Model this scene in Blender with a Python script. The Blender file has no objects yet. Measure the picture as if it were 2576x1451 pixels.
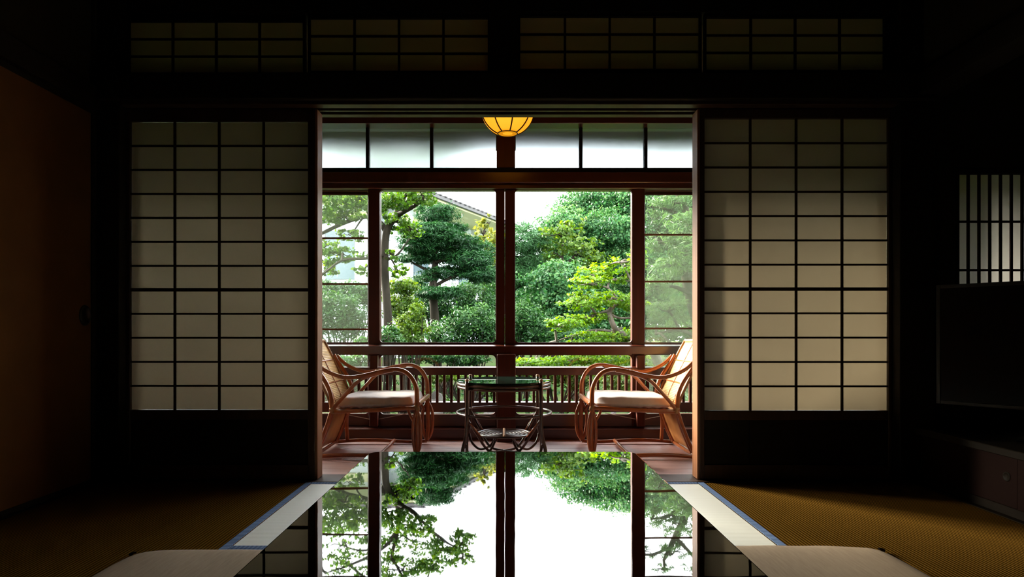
import bpy, math, random
import numpy as np
from mathutils import Vector, Matrix
S = bpy.context.scene
COL = S.collection
R = math.radians
# ------------------------------------------------------------------ camera
F, VX, VY, EYE = 1600.0, 1268.0, 832.0, 0.71
cam = bpy.data.cameras.new('camera'); camo = bpy.data.objects.new('camera', cam); COL.objects.link(camo)
camo.location = (0, 0, EYE); camo.rotation_euler = (R(90), 0, 0)
cam.sensor_width = 36; cam.lens = 36*F/2576
cam.shift_x = (1288-VX)/2576; cam.shift_y = (VY-725.5)/2576
cam.clip_start = 0.02; cam.clip_end = 300
S.camera = camo
# ------------------------------------------------------------------ world, sun, exposure
S.view_settings.view_transform = 'Standard'; S.view_settings.look = 'None'
S.view_settings.exposure = 0.0; S.view_settings.gamma = 1.0
S.view_settings.use_curve_mapping = False
SKY = 13.5; SUN = 66.0
w = bpy.data.worlds.new('sky'); S.world = w; w.use_nodes = True
wn = w.node_tree; wn.nodes.clear()
bg = wn.nodes.new('ShaderNodeBackground'); wo = wn.nodes.new('ShaderNodeOutputWorld')
bg.inputs[0].default_value = (0.93, 0.97, 1.0, 1); bg.inputs[1].default_value = SKY
wn.links.new(bg.outputs[0], wo.inputs[0])
sl = bpy.data.lights.new('sun', 'SUN'); so = bpy.data.objects.new('sun', sl); COL.objects.link(so)
sl.energy = SUN; sl.angle = R(28); sl.color = (1.0, 0.93, 0.78)
so.rotation_euler = Vector((0.77, -0.50, -0.34)).to_track_quat('-Z', 'Y').to_euler(); so.location = (-10, 14, 12)
S.cycles.use_denoising = True
S.cycles.max_bounces = 10; S.cycles.diffuse_bounces = 5; S.cycles.glossy_bounces = 4
S.cycles.transmission_bounces = 6; S.cycles.transparent_max_bounces = 24
S.cycles.sample_clamp_indirect = 4.0
S.cycles.caustics_reflective = False; S.cycles.caustics_refractive = False

def P(px, py, Y):
    """pixel of the photograph -> point of the room at depth Y"""
    return Vector(((px-VX)/F*Y, Y, EYE-(py-VY)/F*Y))
# ------------------------------------------------------------------ materials
def mat(name, col, rough=0.6, spec=0.3, metal=0.0, coat=0.0, coat_r=0.05, noise=None, bump=None, ior=1.5):
    m = bpy.data.materials.new(name); m.use_nodes = True
    nt = m.node_tree; b = nt.nodes['Principled BSDF']
    b.inputs['Base Color'].default_value = (*col, 1); b.inputs['Roughness'].default_value = rough
    b.inputs['Specular IOR Level'].default_value = spec; b.inputs['Metallic'].default_value = metal
    b.inputs['Coat Weight'].default_value = coat; b.inputs['Coat Roughness'].default_value = coat_r
    b.inputs['IOR'].default_value = ior
    if noise:                         # (scale xyz, amount, col2)
        tc = nt.nodes.new('ShaderNodeTexCoord'); mp = nt.nodes.new('ShaderNodeMapping')
        nz = nt.nodes.new('ShaderNodeTexNoise'); mx = nt.nodes.new('ShaderNodeMix'); mx.data_type = 'RGBA'
        mp.inputs['Scale'].default_value = noise[0]
        nz.inputs['Scale'].default_value = 1.0; nz.inputs['Detail'].default_value = 5
        mr = nt.nodes.new('ShaderNodeMapRange'); mr.inputs[1].default_value = 0.3; mr.inputs[2].default_value = 0.7
        nt.links.new(tc.outputs['Object'], mp.inputs[0]); nt.links.new(mp.outputs[0], nz.inputs[0])
        nt.links.new(nz.outputs[0], mr.inputs[0]); nt.links.new(mr.outputs[0], mx.inputs[0])
        mx.inputs[6].default_value = (*col, 1); mx.inputs[7].default_value = (*noise[1], 1)
        nt.links.new(mx.outputs[2], b.inputs['Base Color'])
        if bump:
            bp = nt.nodes.new('ShaderNodeBump'); bp.inputs['Strength'].default_value = bump[0]; bp.inputs['Distance'].default_value = bump[1]
            nt.links.new(nz.outputs[0], bp.inputs['Height']); nt.links.new(bp.outputs[0], b.inputs['Normal'])
    return m
def thin(name, parts):
    """mix of bsdf nodes: parts = [(kind, colour, weight, roughness)]"""
    m = bpy.data.materials.new(name); m.use_nodes = True; nt = m.node_tree; nt.nodes.clear()
    out = nt.nodes.new('ShaderNodeOutputMaterial'); prev = None; tot = 0
    for kind, c, wgt, *r in parts:
        n = nt.nodes.new('ShaderNodeBsdf'+kind); n.inputs[0].default_value = (*c, 1)
        if r and 'Roughness' in n.inputs: n.inputs['Roughness'].default_value = r[0]
        tot += wgt
        if prev is None: prev = n
        else:
            mx = nt.nodes.new('ShaderNodeMixShader'); mx.inputs[0].default_value = wgt/tot
            nt.links.new(prev.outputs[0], mx.inputs[1]); nt.links.new(n.outputs[0], mx.inputs[2]); prev = mx
    nt.links.new(prev.outputs[0], out.inputs[0]); return m
def glass_mat(name, tint, refl):
    """thin window glass: clear with a Fresnel reflection"""
    m = bpy.data.materials.new(name); m.use_nodes = True; nt = m.node_tree; nt.nodes.clear()
    out = nt.nodes.new('ShaderNodeOutputMaterial'); t = nt.nodes.new('ShaderNodeBsdfTransparent'); t.inputs[0].default_value = (*tint, 1)
    g = nt.nodes.new('ShaderNodeBsdfGlossy'); g.inputs['Roughness'].default_value = 0.01
    lw = nt.nodes.new('ShaderNodeLayerWeight'); lw.inputs[0].default_value = 0.5
    pw = nt.nodes.new('ShaderNodeMath'); pw.operation = 'POWER'; pw.inputs[1].default_value = 5.0
    fr = nt.nodes.new('ShaderNodeMapRange'); fr.inputs[3].default_value = 0.02; fr.inputs[4].default_value = refl
    nt.links.new(lw.outputs['Facing'], pw.inputs[0]); nt.links.new(pw.outputs[0], fr.inputs[0])
    mx = nt.nodes.new('ShaderNodeMixShader')
    nt.links.new(fr.outputs[0], mx.inputs[0]); nt.links.new(t.outputs[0], mx.inputs[1]); nt.links.new(g.outputs[0], mx.inputs[2])
    nt.links.new(mx.outputs[0], out.inputs[0]); return m
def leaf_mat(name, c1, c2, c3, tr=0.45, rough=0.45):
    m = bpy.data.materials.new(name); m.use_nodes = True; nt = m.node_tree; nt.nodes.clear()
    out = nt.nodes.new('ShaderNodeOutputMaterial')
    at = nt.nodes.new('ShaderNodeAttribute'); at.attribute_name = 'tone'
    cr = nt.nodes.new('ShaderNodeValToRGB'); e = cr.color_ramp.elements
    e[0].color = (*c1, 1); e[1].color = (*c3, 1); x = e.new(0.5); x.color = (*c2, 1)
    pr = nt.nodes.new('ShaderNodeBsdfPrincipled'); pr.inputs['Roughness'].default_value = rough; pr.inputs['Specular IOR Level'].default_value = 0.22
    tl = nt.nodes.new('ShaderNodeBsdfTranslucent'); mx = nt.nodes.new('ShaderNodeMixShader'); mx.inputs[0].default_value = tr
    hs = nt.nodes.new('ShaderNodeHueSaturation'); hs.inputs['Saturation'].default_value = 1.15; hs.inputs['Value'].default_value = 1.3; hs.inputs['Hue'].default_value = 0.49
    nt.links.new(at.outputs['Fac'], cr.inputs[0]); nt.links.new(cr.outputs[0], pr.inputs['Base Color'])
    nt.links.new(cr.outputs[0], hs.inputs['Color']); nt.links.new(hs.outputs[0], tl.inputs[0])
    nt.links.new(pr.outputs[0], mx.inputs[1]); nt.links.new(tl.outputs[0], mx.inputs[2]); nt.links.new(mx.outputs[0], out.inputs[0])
    return m
M = {}
M['black_wood'] = mat('black_wood', (0.010, 0.007, 0.004), 0.6, 0.10, noise=((3, 3, 40), (0.016, 0.010, 0.006)))
M['black_wood_x'] = mat('black_wood_x', (0.010, 0.007, 0.004), 0.6, 0.10, noise=((3, 40, 40), (0.016, 0.010, 0.006)))
M['muntin'] = mat('muntin_wood', (0.030, 0.014, 0.007), 0.7, 0.1)
M['door_wood'] = mat('door_wood', (0.030, 0.013, 0.006), 0.45, 0.3, noise=((40, 40, 2), (0.05, 0.02, 0.008)))
M['red_wood'] = mat('red_wood', (0.048, 0.0085, 0.0030), 0.42, 0.22, noise=((40, 40, 2), (0.075, 0.0135, 0.005)), bump=(0.1, 0.001))
M['red_wood_x'] = mat('red_wood_x', (0.048, 0.0085, 0.0030), 0.28, 0.7, noise=((2, 40, 40), (0.075, 0.0135, 0.005)), bump=(0.1, 0.001))
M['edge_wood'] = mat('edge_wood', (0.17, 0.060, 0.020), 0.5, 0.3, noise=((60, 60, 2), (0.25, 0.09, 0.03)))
M['floor_wood'] = mat('veranda_floor_wood', (0.50, 0.29, 0.27), 0.40, 0.8, noise=((1.5, 30, 10), (0.36, 0.20, 0.18)), bump=(0.06, 0.001))
M['paper'] = thin('shoji_paper', [('Diffuse', (0.40, 0.35, 0.28), 0.62), ('Translucent', (0.70, 0.62, 0.49), 0.27), ('Refraction', (0.82, 0.72, 0.56), 0.11, 0.60)])
M['paper_warm'] = thin('transom_paper', [('Diffuse', (0.40, 0.33, 0.25), 0.55), ('Translucent', (0.60, 0.50, 0.40), 0.42), ('Refraction', (0.82, 0.66, 0.5), 0.05, 0.62)])
M['paper_grey'] = thin('alcove_window_paper', [('Diffuse', (0.6, 0.58, 0.56), 0.35), ('Translucent', (0.80, 0.78, 0.75), 0.40), ('Refraction', (0.9, 0.86, 0.82), 0.25, 0.62)])
M['glass'] = glass_mat('window_glass', (0.97, 0.985, 0.975), 0.6)
M['frosted'] = thin('frosted_glass', [('Refraction', (0.80, 0.84, 0.86), 0.90, 0.42), ('Translucent', (0.9, 0.95, 0.98), 0.05), ('Diffuse', (0.6, 0.65, 0.65), 0.05)])
M['screen'] = thin('insect_screen', [('Transparent', (1, 1, 1), 0.88), ('Translucent', (0.48, 0.58, 0.44), 0.018), ('Diffuse', (0.15, 0.18, 0.14), 0.10)])
for n_ in [q for k_ in ('frosted', 'paper', 'paper_warm', 'paper_grey') for q in M[k_].node_tree.nodes]:
    if 'IOR' in n_.inputs: n_.inputs['IOR'].default_value = 1.25
M['metal_dark'] = mat('dark_metal', (0.05, 0.04, 0.035), 0.35, 0.5, 0.8)
M['pale_strip'] = mat('pale_strip', (0.6, 0.56, 0.52), 0.4, 0.5, 0.6)
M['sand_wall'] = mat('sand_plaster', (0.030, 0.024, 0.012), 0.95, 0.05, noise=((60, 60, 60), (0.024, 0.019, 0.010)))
M['fusuma'] = mat('fusuma_paper', (0.13, 0.050, 0.012), 0.9, 0.05, noise=((8, 8, 8), (0.11, 0.042, 0.010)))
M['ceiling'] = mat('ceiling_wood', (0.030, 0.020, 0.010), 0.7, 0.1, noise=((30, 2, 30), (0.040, 0.026, 0.012)))
M['veranda_ceiling'] = mat('veranda_ceiling_wood', (0.04, 0.014, 0.007), 0.6, 0.2, noise=((2, 30, 30), (0.06, 0.02, 0.009)))
M['heri'] = None
M['rattan'] = mat('rattan', (0.27, 0.058, 0.010), 0.28, 0.5, noise=((25, 25, 25), (0.40, 0.105, 0.020)), coat=0.3, coat_r=0.2)
M['rattan_dark'] = mat('dark_rattan', (0.045, 0.013, 0.006), 0.30, 0.5, noise=((25, 25, 25), (0.075, 0.024, 0.010)), coat=0.3, coat_r=0.2)
M['wrap'] = mat('rattan_binding', (0.33, 0.16, 0.07), 0.5, 0.3)
M['cushion'] = mat('cushion_fabric', (0.66, 0.58, 0.56), 0.9, 0.1, noise=((30, 30, 30), (0.58, 0.51, 0.49)), bump=(0.15, 0.003))
M['zabuton'] = mat('floor_cushion_fabric', (0.42, 0.31, 0.21), 0.95, 0.08, noise=((160, 14, 60), (0.35, 0.25, 0.17)), bump=(0.3, 0.001))
M['cord'] = mat('dark_cord', (0.04, 0.025, 0.018), 0.8, 0.1)
M['tv'] = mat('television_plastic', (0.012, 0.012, 0.012), 0.3, 0.5)
M['tv_screen'] = mat('television_screen', (0.004, 0.004, 0.005), 0.18, 0.35)
M['tv_edge'] = mat('television_trim', (0.035, 0.034, 0.032), 0.4, 0.4, 0.2)
M['cab_door'] = mat('cabinet_door_paper', (0.013, 0.004, 0.0025), 0.8, 0.1)
M['stone'] = mat('garden_stone', (0.05, 0.05, 0.048), 0.9, 0.1, noise=((6, 6, 6), (0.12, 0.11, 0.10)), bump=(0.6, 0.03))
M['bark'] = mat('bark', (0.011, 0.009, 0.006), 0.9, 0.1, noise=((10, 10, 3), (0.026, 0.021, 0.015)), bump=(0.7, 0.02))
M['bark_pale'] = mat('pale_bark', (0.09, 0.075, 0.06), 0.9, 0.1, noise=((12, 12, 4), (0.17, 0.14, 0.12)), bump=(0.7, 0.02))
M['moss'] = mat('moss_ground', (0.040, 0.085, 0.014), 0.95, 0.05, noise=((2.3, 2.3, 2.3), (0.045, 0.035, 0.025)), bump=(0.8, 0.03))
M['plaster'] = mat('white_plaster', (0.74, 0.78, 0.84), 0.9, 0.1)
M['eave'] = mat('eave_board', (0.60, 0.58, 0.36), 0.8, 0.1)
M['tile'] = mat('roof_tile', (0.035, 0.033, 0.035), 0.6, 0.3, noise=((5, 5, 5), (0.06, 0.055, 0.055)))
M['dark_glass'] = mat('building_glass', (0.10, 0.14, 0.16), 0.15, 0.5)
M['own_eave'] = mat('eave_wood', (0.05, 0.03, 0.018), 0.8, 0.1)
M['pearl'] = None

def band_mat(name, c1, c2, axis, scale, bumpd, rough, spec=0.3, strength=0.8, aniso=0.0):
    """woven ridges: wave bands along an axis give colour and relief"""
    m = bpy.data.materials.new(name); m.use_nodes = True; nt = m.node_tree; b = nt.nodes['Principled BSDF']
    tc = nt.nodes.new('ShaderNodeTexCoord'); wv = nt.nodes.new('ShaderNodeTexWave'); wv.wave_type = 'BANDS'; wv.bands_direction = axis
    wv.inputs['Scale'].default_value = scale; wv.inputs['Distortion'].default_value = 0.4; wv.inputs['Detail'].default_value = 2
    mx = nt.nodes.new('ShaderNodeMix'); mx.data_type = 'RGBA'; mx.inputs[6].default_value = (*c1, 1); mx.inputs[7].default_value = (*c2, 1)
    nt.links.new(tc.outputs['Object'], wv.inputs[0]); nt.links.new(wv.outputs['Fac'], mx.inputs[0]); nt.links.new(mx.outputs[2], b.inputs['Base Color'])
    bp = nt.nodes.new('ShaderNodeBump'); bp.inputs['Strength'].default_value = strength; bp.inputs['Distance'].default_value = bumpd
    nt.links.new(wv.outputs['Fac'], bp.inputs['Height']); nt.links.new(bp.outputs[0], b.inputs['Normal'])
    b.inputs['Roughness'].default_value = rough; b.inputs['Specular IOR Level'].default_value = spec
    return m
M['tatami_sheen'] = band_mat('pale_sheen_tatami', (0.80, 0.76, 0.64), (0.93, 0.89, 0.78), 'Y', 22, 0.0006, 0.56, 1.0, strength=0.35)  # window sheen on the central mats is put into this pale colour
M['tatami_sheen'].node_tree.nodes['Principled BSDF'].inputs['IOR'].default_value = 1.9
M['tatami_dull'] = band_mat('amber_dull_tatami', (0.052, 0.025, 0.004), (0.140, 0.067, 0.011), 'X', 26, 0.002, 0.9, 0.0)  # same straw without the sheen, its dimness put into the colour
M['heri'] = band_mat('blue_cloth_border', (0.05, 0.09, 0.20), (0.17, 0.25, 0.42), 'Y', 22, 0.001, 0.8, 0.3)
M['heri_x'] = band_mat('blue_cloth_border_cross', (0.06, 0.10, 0.20), (0.12, 0.18, 0.32), 'X', 22, 0.001, 0.8, 0.3)
M['weave'] = band_mat('woven_cane', (0.42, 0.22, 0.07), (0.74, 0.47, 0.18), 'Z', 34, 0.002, 0.5, 0.4)
M['weave2'] = mat('amber_bark_cane', (0.36, 0.12, 0.03), 0.45, 0.4, noise=((14, 14, 5), (0.52, 0.22, 0.06)))

def lacquer():
    m = bpy.data.materials.new('black_lacquer'); m.use_nodes = True; nt = m.node_tree; b = nt.nodes['Principled BSDF']
    b.inputs['Base Color'].default_value = (0.004, 0.003, 0.003, 1); b.inputs['Roughness'].default_value = 0.015
    b.inputs['IOR'].default_value = 1.5; b.inputs['Specular IOR Level'].default_value = 0.5
    b.inputs['Coat Weight'].default_value = 1.0; b.inputs['Coat Roughness'].default_value = 0.01; b.inputs['Coat IOR'].default_value = 1.6
    tc = nt.nodes.new('ShaderNodeTexCoord'); nz = nt.nodes.new('ShaderNodeTexNoise'); nz.inputs['Scale'].default_value = 7; nz.inputs['Detail'].default_value = 1
    bp = nt.nodes.new('ShaderNodeBump'); bp.inputs['Strength'].default_value = 0.10; bp.inputs['Distance'].default_value = 0.002
    nt.links.new(tc.outputs['Object'], nz.inputs[0]); nt.links.new(nz.outputs[0], bp.inputs['Height'])
    nt.links.new(bp.outputs[0], b.inputs['Normal']); nt.links.new(bp.outputs[0], b.inputs['Coat Normal'])
    return m
M['lacquer'] = lacquer()
def lamp_mat():
    m = bpy.data.materials.new('lamp_paper'); m.use_nodes = True; nt = m.node_tree; nt.nodes.clear()
    out = nt.nodes.new('ShaderNodeOutputMaterial'); em = nt.nodes.new('ShaderNodeEmission'); tl = nt.nodes.new('ShaderNodeBsdfTranslucent'); ad = nt.nodes.new('ShaderNodeAddShader')
    em.inputs[0].default_value = (1.0, 0.37, 0.010, 1); em.inputs[1].default_value = 0.72; tl.inputs[0].default_value = (0.8, 0.5, 0.12, 1)
    nt.links.new(em.outputs[0], ad.inputs[0]); nt.links.new(tl.outputs[0], ad.inputs[1]); nt.links.new(ad.outputs[0], out.inputs[0]); return m
M['lamp_paper'] = lamp_mat()
m = bpy.data.materials.new('lamp_bulb'); m.use_nodes = True; nt = m.node_tree; nt.nodes.clear()
o_ = nt.nodes.new('ShaderNodeOutputMaterial'); e_ = nt.nodes.new('ShaderNodeEmission'); e_.inputs[0].default_value = (1, 0.7, 0.3, 1); e_.inputs[1].default_value = 9
nt.links.new(e_.outputs[0], o_.inputs[0]); M['bulb'] = m
L = {
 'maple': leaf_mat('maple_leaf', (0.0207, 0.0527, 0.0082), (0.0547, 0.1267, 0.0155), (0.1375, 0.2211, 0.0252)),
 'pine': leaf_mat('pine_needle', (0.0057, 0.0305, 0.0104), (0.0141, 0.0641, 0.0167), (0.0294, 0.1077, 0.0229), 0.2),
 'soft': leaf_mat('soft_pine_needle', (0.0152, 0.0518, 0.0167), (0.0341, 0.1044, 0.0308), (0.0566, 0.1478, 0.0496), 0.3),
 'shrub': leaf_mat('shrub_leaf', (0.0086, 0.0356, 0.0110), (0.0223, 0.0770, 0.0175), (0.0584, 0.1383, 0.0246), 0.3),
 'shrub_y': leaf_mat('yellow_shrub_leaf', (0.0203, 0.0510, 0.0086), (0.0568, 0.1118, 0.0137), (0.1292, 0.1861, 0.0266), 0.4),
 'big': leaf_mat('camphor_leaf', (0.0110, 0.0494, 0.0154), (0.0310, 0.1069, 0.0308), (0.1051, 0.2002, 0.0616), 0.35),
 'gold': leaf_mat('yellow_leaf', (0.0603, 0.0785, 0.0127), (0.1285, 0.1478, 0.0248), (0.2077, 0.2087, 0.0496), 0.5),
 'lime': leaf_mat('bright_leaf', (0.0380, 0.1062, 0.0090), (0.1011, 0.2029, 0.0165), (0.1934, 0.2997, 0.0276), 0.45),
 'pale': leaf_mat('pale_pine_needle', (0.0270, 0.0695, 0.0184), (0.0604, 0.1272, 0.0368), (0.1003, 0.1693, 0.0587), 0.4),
}
# ------------------------------------------------------------------ mesh helpers
class MB:
    def __init__(s): s.v = []; s.f = []; s.sm = []
    def box(s, x0, x1, y0, y1, z0, z1, bev=0.0):
        if bev > 0:
            b = min(bev, (x1-x0)*.45, (y1-y0)*.45, (z1-z0)*.45); k = len(s.v)
            for sx in (0, 1):
                for sy in (0, 1):
                    for sz in (0, 1):
                        X = x1 if sx else x0; Y = y1 if sy else y0; Z = z1 if sz else z0
                        dx = -b if sx else b; dy = -b if sy else b; dz = -b if sz else b
                        s.v += [(X, Y+dy, Z+dz), (X+dx, Y, Z+dz), (X+dx, Y+dy, Z)]
            I = lambda a, b_, c, n: k+(a*4+b_*2+c)*3+n
            fs = []
            for a in (0, 1):
                fs.append([I(a, 0, 0, 0), I(a, 1, 0, 0), I(a, 1, 1, 0), I(a, 0, 1, 0)])
                fs.append([I(0, a, 0, 1), I(1, a, 0, 1), I(1, a, 1, 1), I(0, a, 1, 1)])
                fs.append([I(0, 0, a, 2), I(1, 0, a, 2), I(1, 1, a, 2), I(0, 1, a, 2)])
            for a in (0, 1):
                for b_ in (0, 1):
                    fs.append([I(a, b_, 0, 0), I(a, b_, 1, 0), I(a, b_, 1, 1), I(a, b_, 0, 1)])
                    fs.append([I(a, 0, b_, 0), I(a, 1, b_, 0), I(a, 1, b_, 2), I(a, 0, b_, 2)])
                    fs.append([I(0, a, b_, 1), I(1, a, b_, 1), I(1, a, b_, 2), I(0, a, b_, 2)])
                    for c in (0, 1): fs.append([I(a, b_, c, 0), I(a, b_, c, 1), I(a, b_, c, 2)])
            s.f += fs; s.sm += [False]*len(fs); return s
        k = len(s.v)
        s.v += [(x, y, z) for x in (x0, x1) for y in (y0, y1) for z in (z0, z1)]
        s.f += [[k+i for i in q] for q in ((0, 1, 3, 2), (4, 6, 7, 5), (0, 4, 5, 1), (2, 3, 7, 6), (0, 2, 6, 4), (1, 5, 7, 3))]
        s.sm += [False]*6; return s
    def tube(s, pts, r, n=10, sub=5, closed=False, cap=True, flat=1.0):
        pts = [Vector(p) for p in pts]
        rr = list(r) if isinstance(r, (list, tuple)) else [r]*len(pts)
        if sub > 1 and len(pts) > 2:
            q = []; qr = []; N = len(pts); segs = N if closed else N-1
            for i in range(segs):
                g = (lambda j: pts[j % N]) if closed else (lambda j: pts[max(0, min(N-1, j))])
                gr = (lambda j: rr[j % N]) if closed else (lambda j: rr[max(0, min(N-1, j))])
                a, b, c, d = g(i-1), g(i), g(i+1), g(i+2)
                for t in range(sub):
                    u = t/sub
                    q.append(0.5*((2*b)+(c-a)*u+(2*a-5*b+4*c-d)*u*u+(3*b-a-3*c+d)*u**3)); qr.append(gr(i)*(1-u)+gr(i+1)*u)
            if not closed: q.append(pts[-1]); qr.append(rr[-1])
            pts, rr = q, qr
        N = len(pts); k = len(s.v)
        t0 = (pts[1]-pts[0]).normalized(); up = Vector((0, 0, 1)) if abs(t0.z) < 0.9 else Vector((0, 1, 0))
        nx = t0.cross(up).normalized()
        for i, p in enumerate(pts):
            if closed: t = (pts[(i+1) % N]-pts[i-1]).normalized()
            else: t = (pts[min(i+1, N-1)]-pts[max(i-1, 0)]).normalized()
            nx = (nx-t*nx.dot(t)).normalized(); ny = t.cross(nx)
            for j in range(n):
                a = 2*math.pi*j/n; s.v.append(tuple(p+nx*math.cos(a)*rr[i]+ny*math.sin(a)*rr[i]*flat))
        for i in range(N if closed else N-1):
            for j in range(n):
                a = k+i*n+j; b = k+i*n+(j+1) % n; c = k+((i+1) % N)*n+(j+1) % n; d = k+((i+1) % N)*n+j
                s.f.append([a, b, c, d]); s.sm.append(True)
        if cap and not closed:
            s.f.append([k+j for j in range(n)][::-1]); s.f.append([k+(N-1)*n+j for j in range(n)]); s.sm += [False, False]
        return s
    def lathe(s, prof, c=(0, 0, 0), n=32, smooth=True):
        k = len(s.v); m = len(prof)
        for j in range(n):
            a = 2*math.pi*j/n
            for r, z in prof: s.v.append((c[0]+r*math.cos(a), c[1]+r*math.sin(a), c[2]+z))
        for j in range(n):
            for i in range(m-1):
                s.f.append([k+j*m+i, k+((j+1) % n)*m+i, k+((j+1) % n)*m+i+1, k+j*m+i+1]); s.sm.append(smooth)
        return s
    def prism(s, poly, axis, a0, a1):
        """extrude a 2-D polygon along axis 'x','y' or 'z'"""
        k = len(s.v); n = len(poly)
        for a in (a0, a1):
            for u, v in poly:
                s.v.append({'x': (a, u, v), 'y': (u, a, v), 'z': (u, v, a)}[axis])
        s.f.append([k+i for i in range(n)]); s.f.append([k+n+i for i in range(n)][::-1]); s.sm += [False]*2
        for i in range(n): s.f.append([k+i, k+(i+1) % n, k+n+(i+1) % n, k+n+i]); s.sm.append(False)
        return s
    def build(s, name, material, parent=None, fix=True):
        me = bpy.data.meshes.new(name); me.from_pydata(s.v, [], s.f)
        me.polygons.foreach_set('use_smooth', s.sm)
        if fix:
            import bmesh
            bm = bmesh.new(); bm.from_mesh(me); bmesh.ops.recalc_face_normals(bm, faces=bm.faces); bm.to_mesh(me); bm.free()
        me.materials.append(material); me.update()
        return link(name, me, parent)
def link(name, data, parent=None):
    o = bpy.data.objects.new(name, data); COL.objects.link(o)
    if parent is not None: o.parent = parent; o.matrix_parent_inverse = Matrix.Translation(parent.location).inverted() if parent.type == 'EMPTY' and not parent.get('rot') else Matrix.Identity(4)
    return o
def tag(o, label, cat, group=None, kind=None):
    o['label'] = label; o['category'] = cat
    if group: o['group'] = group
    if kind: o['kind'] = kind
    return o
def root(name, label, cat, loc=(0, 0, 0), group=None, kind=None):
    o = bpy.data.objects.new(name, None); COL.objects.link(o); o.location = loc; o.empty_display_size = 0.1
    return tag(o, label, cat, group, kind)
def box(name, m, x0, x1, y0, y1, z0, z1, parent=None, bev=0.002):
    return MB().box(x0, x1, y0, y1, z0, z1, bev).build(name, m, parent)
def share(name, mesh, loc, parent):
    """a repeat of a piece: shares mesh data; loc is in world coordinates"""
    o = bpy.data.objects.new(name, mesh); COL.objects.link(o); o.parent = parent
    o.matrix_parent_inverse = Matrix.Translation(parent.location).inverted() if parent.type == 'EMPTY' else Matrix.Identity(4)
    o.location = loc; return o
def mesh_of(mb, name, m):
    o = mb.build(name, m); me = o.data; bpy.data.objects.remove(o); return me
STR = 'structure'
YS = 3.0            # plane of the paper screens
YW = 4.20           # plane of the veranda windows
sc3 = F/YS
X3 = lambda px: (px-VX)/sc3
Z3 = lambda py: EYE-(py-VY)/sc3
# ------------------------------------------------------------------ floors
fl = root('floor', 'dark boarded base of the tatami room carrying the straw mats', 'floor', (0, 0, 0), kind=STR)
box('floor_base', M['black_wood'], -2.06, 2.85, -1.7, YS+.14, -0.12, -0.062, fl)
def mat_piece(x0, x1, y0, y1, no_sheen, border):
    t = MB().box(x0+.001, x1-.001, y0+.001, y1-.001, -0.052, 0.0, .002).build('tatami_mat', M['tatami_dull' if no_sheen else 'tatami_sheen'], fl)
    bw = .029
    if border == 'y':
        for a, b in (((x1-bw, x1),) if x0 < -1 else ((x0, x0+bw),)): MB().box(a+.0005, b-.0005, y0+.002, y1-.002, 0.0, 0.0022, .0008).build('cloth_border', M['heri'], t)
    else:
        for a, b in ((y0, y0+bw), (y1-bw, y1)): MB().box(x0+.002, x1-.002, a+.0005, b-.0005, 0.0, 0.0022, .0008).build('cloth_border', M['heri_x'], t)
    return t
XL, XR = -1.887, 1.905
XA = X3(778)+.025; XB = X3(1769)-.025
XA, XB = -.898, .905
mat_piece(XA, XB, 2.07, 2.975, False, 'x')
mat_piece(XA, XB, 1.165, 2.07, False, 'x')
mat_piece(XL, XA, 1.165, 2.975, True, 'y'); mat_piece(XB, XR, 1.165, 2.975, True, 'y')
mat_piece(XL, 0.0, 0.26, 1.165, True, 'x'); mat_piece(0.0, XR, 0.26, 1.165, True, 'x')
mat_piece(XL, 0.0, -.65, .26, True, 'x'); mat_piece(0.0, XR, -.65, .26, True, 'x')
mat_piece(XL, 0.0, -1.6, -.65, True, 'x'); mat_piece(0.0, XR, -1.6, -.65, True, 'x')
vf = root('veranda_floor', 'pinkish brown boarded veranda floor between the paper screens and the windows', 'floor', (0, 3.14, 0), kind=STR)
yb = 3.135
for i in range(8):
    box('floor_board', M['floor_wood'], -2.7, 2.7, yb+.001, yb+.1399, -0.035, 0.0, vf, .0015); yb += .14
# ------------------------------------------------------------------ screen wall
tr = root('trim_1', 'dark wooden posts and beams framing the paper screen wall', 'woodwork', (0, YS, 0), kind=STR)
box('threshold_rail', M['door_wood'], XL, XR, 2.976, 3.134, -0.05, 0.004, tr)
box('post', M['black_wood'], X3(258), X3(316)-.004, 2.955, 3.14, 0.004, 2.5, tr)
box('post', M['black_wood'], X3(2246)+.006, X3(2335), 2.955, 3.14, 0.004, 2.5, tr)
zl = Z3(270)
l_ = MB().box(X3(316)-.004, X3(2246)+.006, 2.96, 3.012, zl, zl+.03, .002)         # lintel with two sliding grooves
l_.box(X3(316)-.004, X3(2246)+.006, 3.045, 3.06, zl, zl+.03); l_.box(X3(316)-.004, X3(2246)+.006, 3.10, 3.14, zl, zl+.03)
l_.box(X3(316)-.004, X3(2246)+.006, 2.96, 3.14, zl+.03, zl+.06)
l_.build('lintel', M['door_wood'], tr)
box('head_beam', M['black_wood_x'], X3(258), X3(2335), 2.93, 3.0, Z3(262), Z3(196), tr, .004)
box('head_board', M['black_wood_x'], X3(316), X3(2246), 3.0, 3.12, zl+.06, Z3(186), tr)
box('centre_post', M['black_wood'], X3(1230), X3(1304), 2.97, 3.12, Z3(186), 2.5, tr)
box('upper_board', M['black_wood_x'], X3(316), X3(2246), 3.0, 3.12, Z3(30), 2.5, tr)

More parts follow.
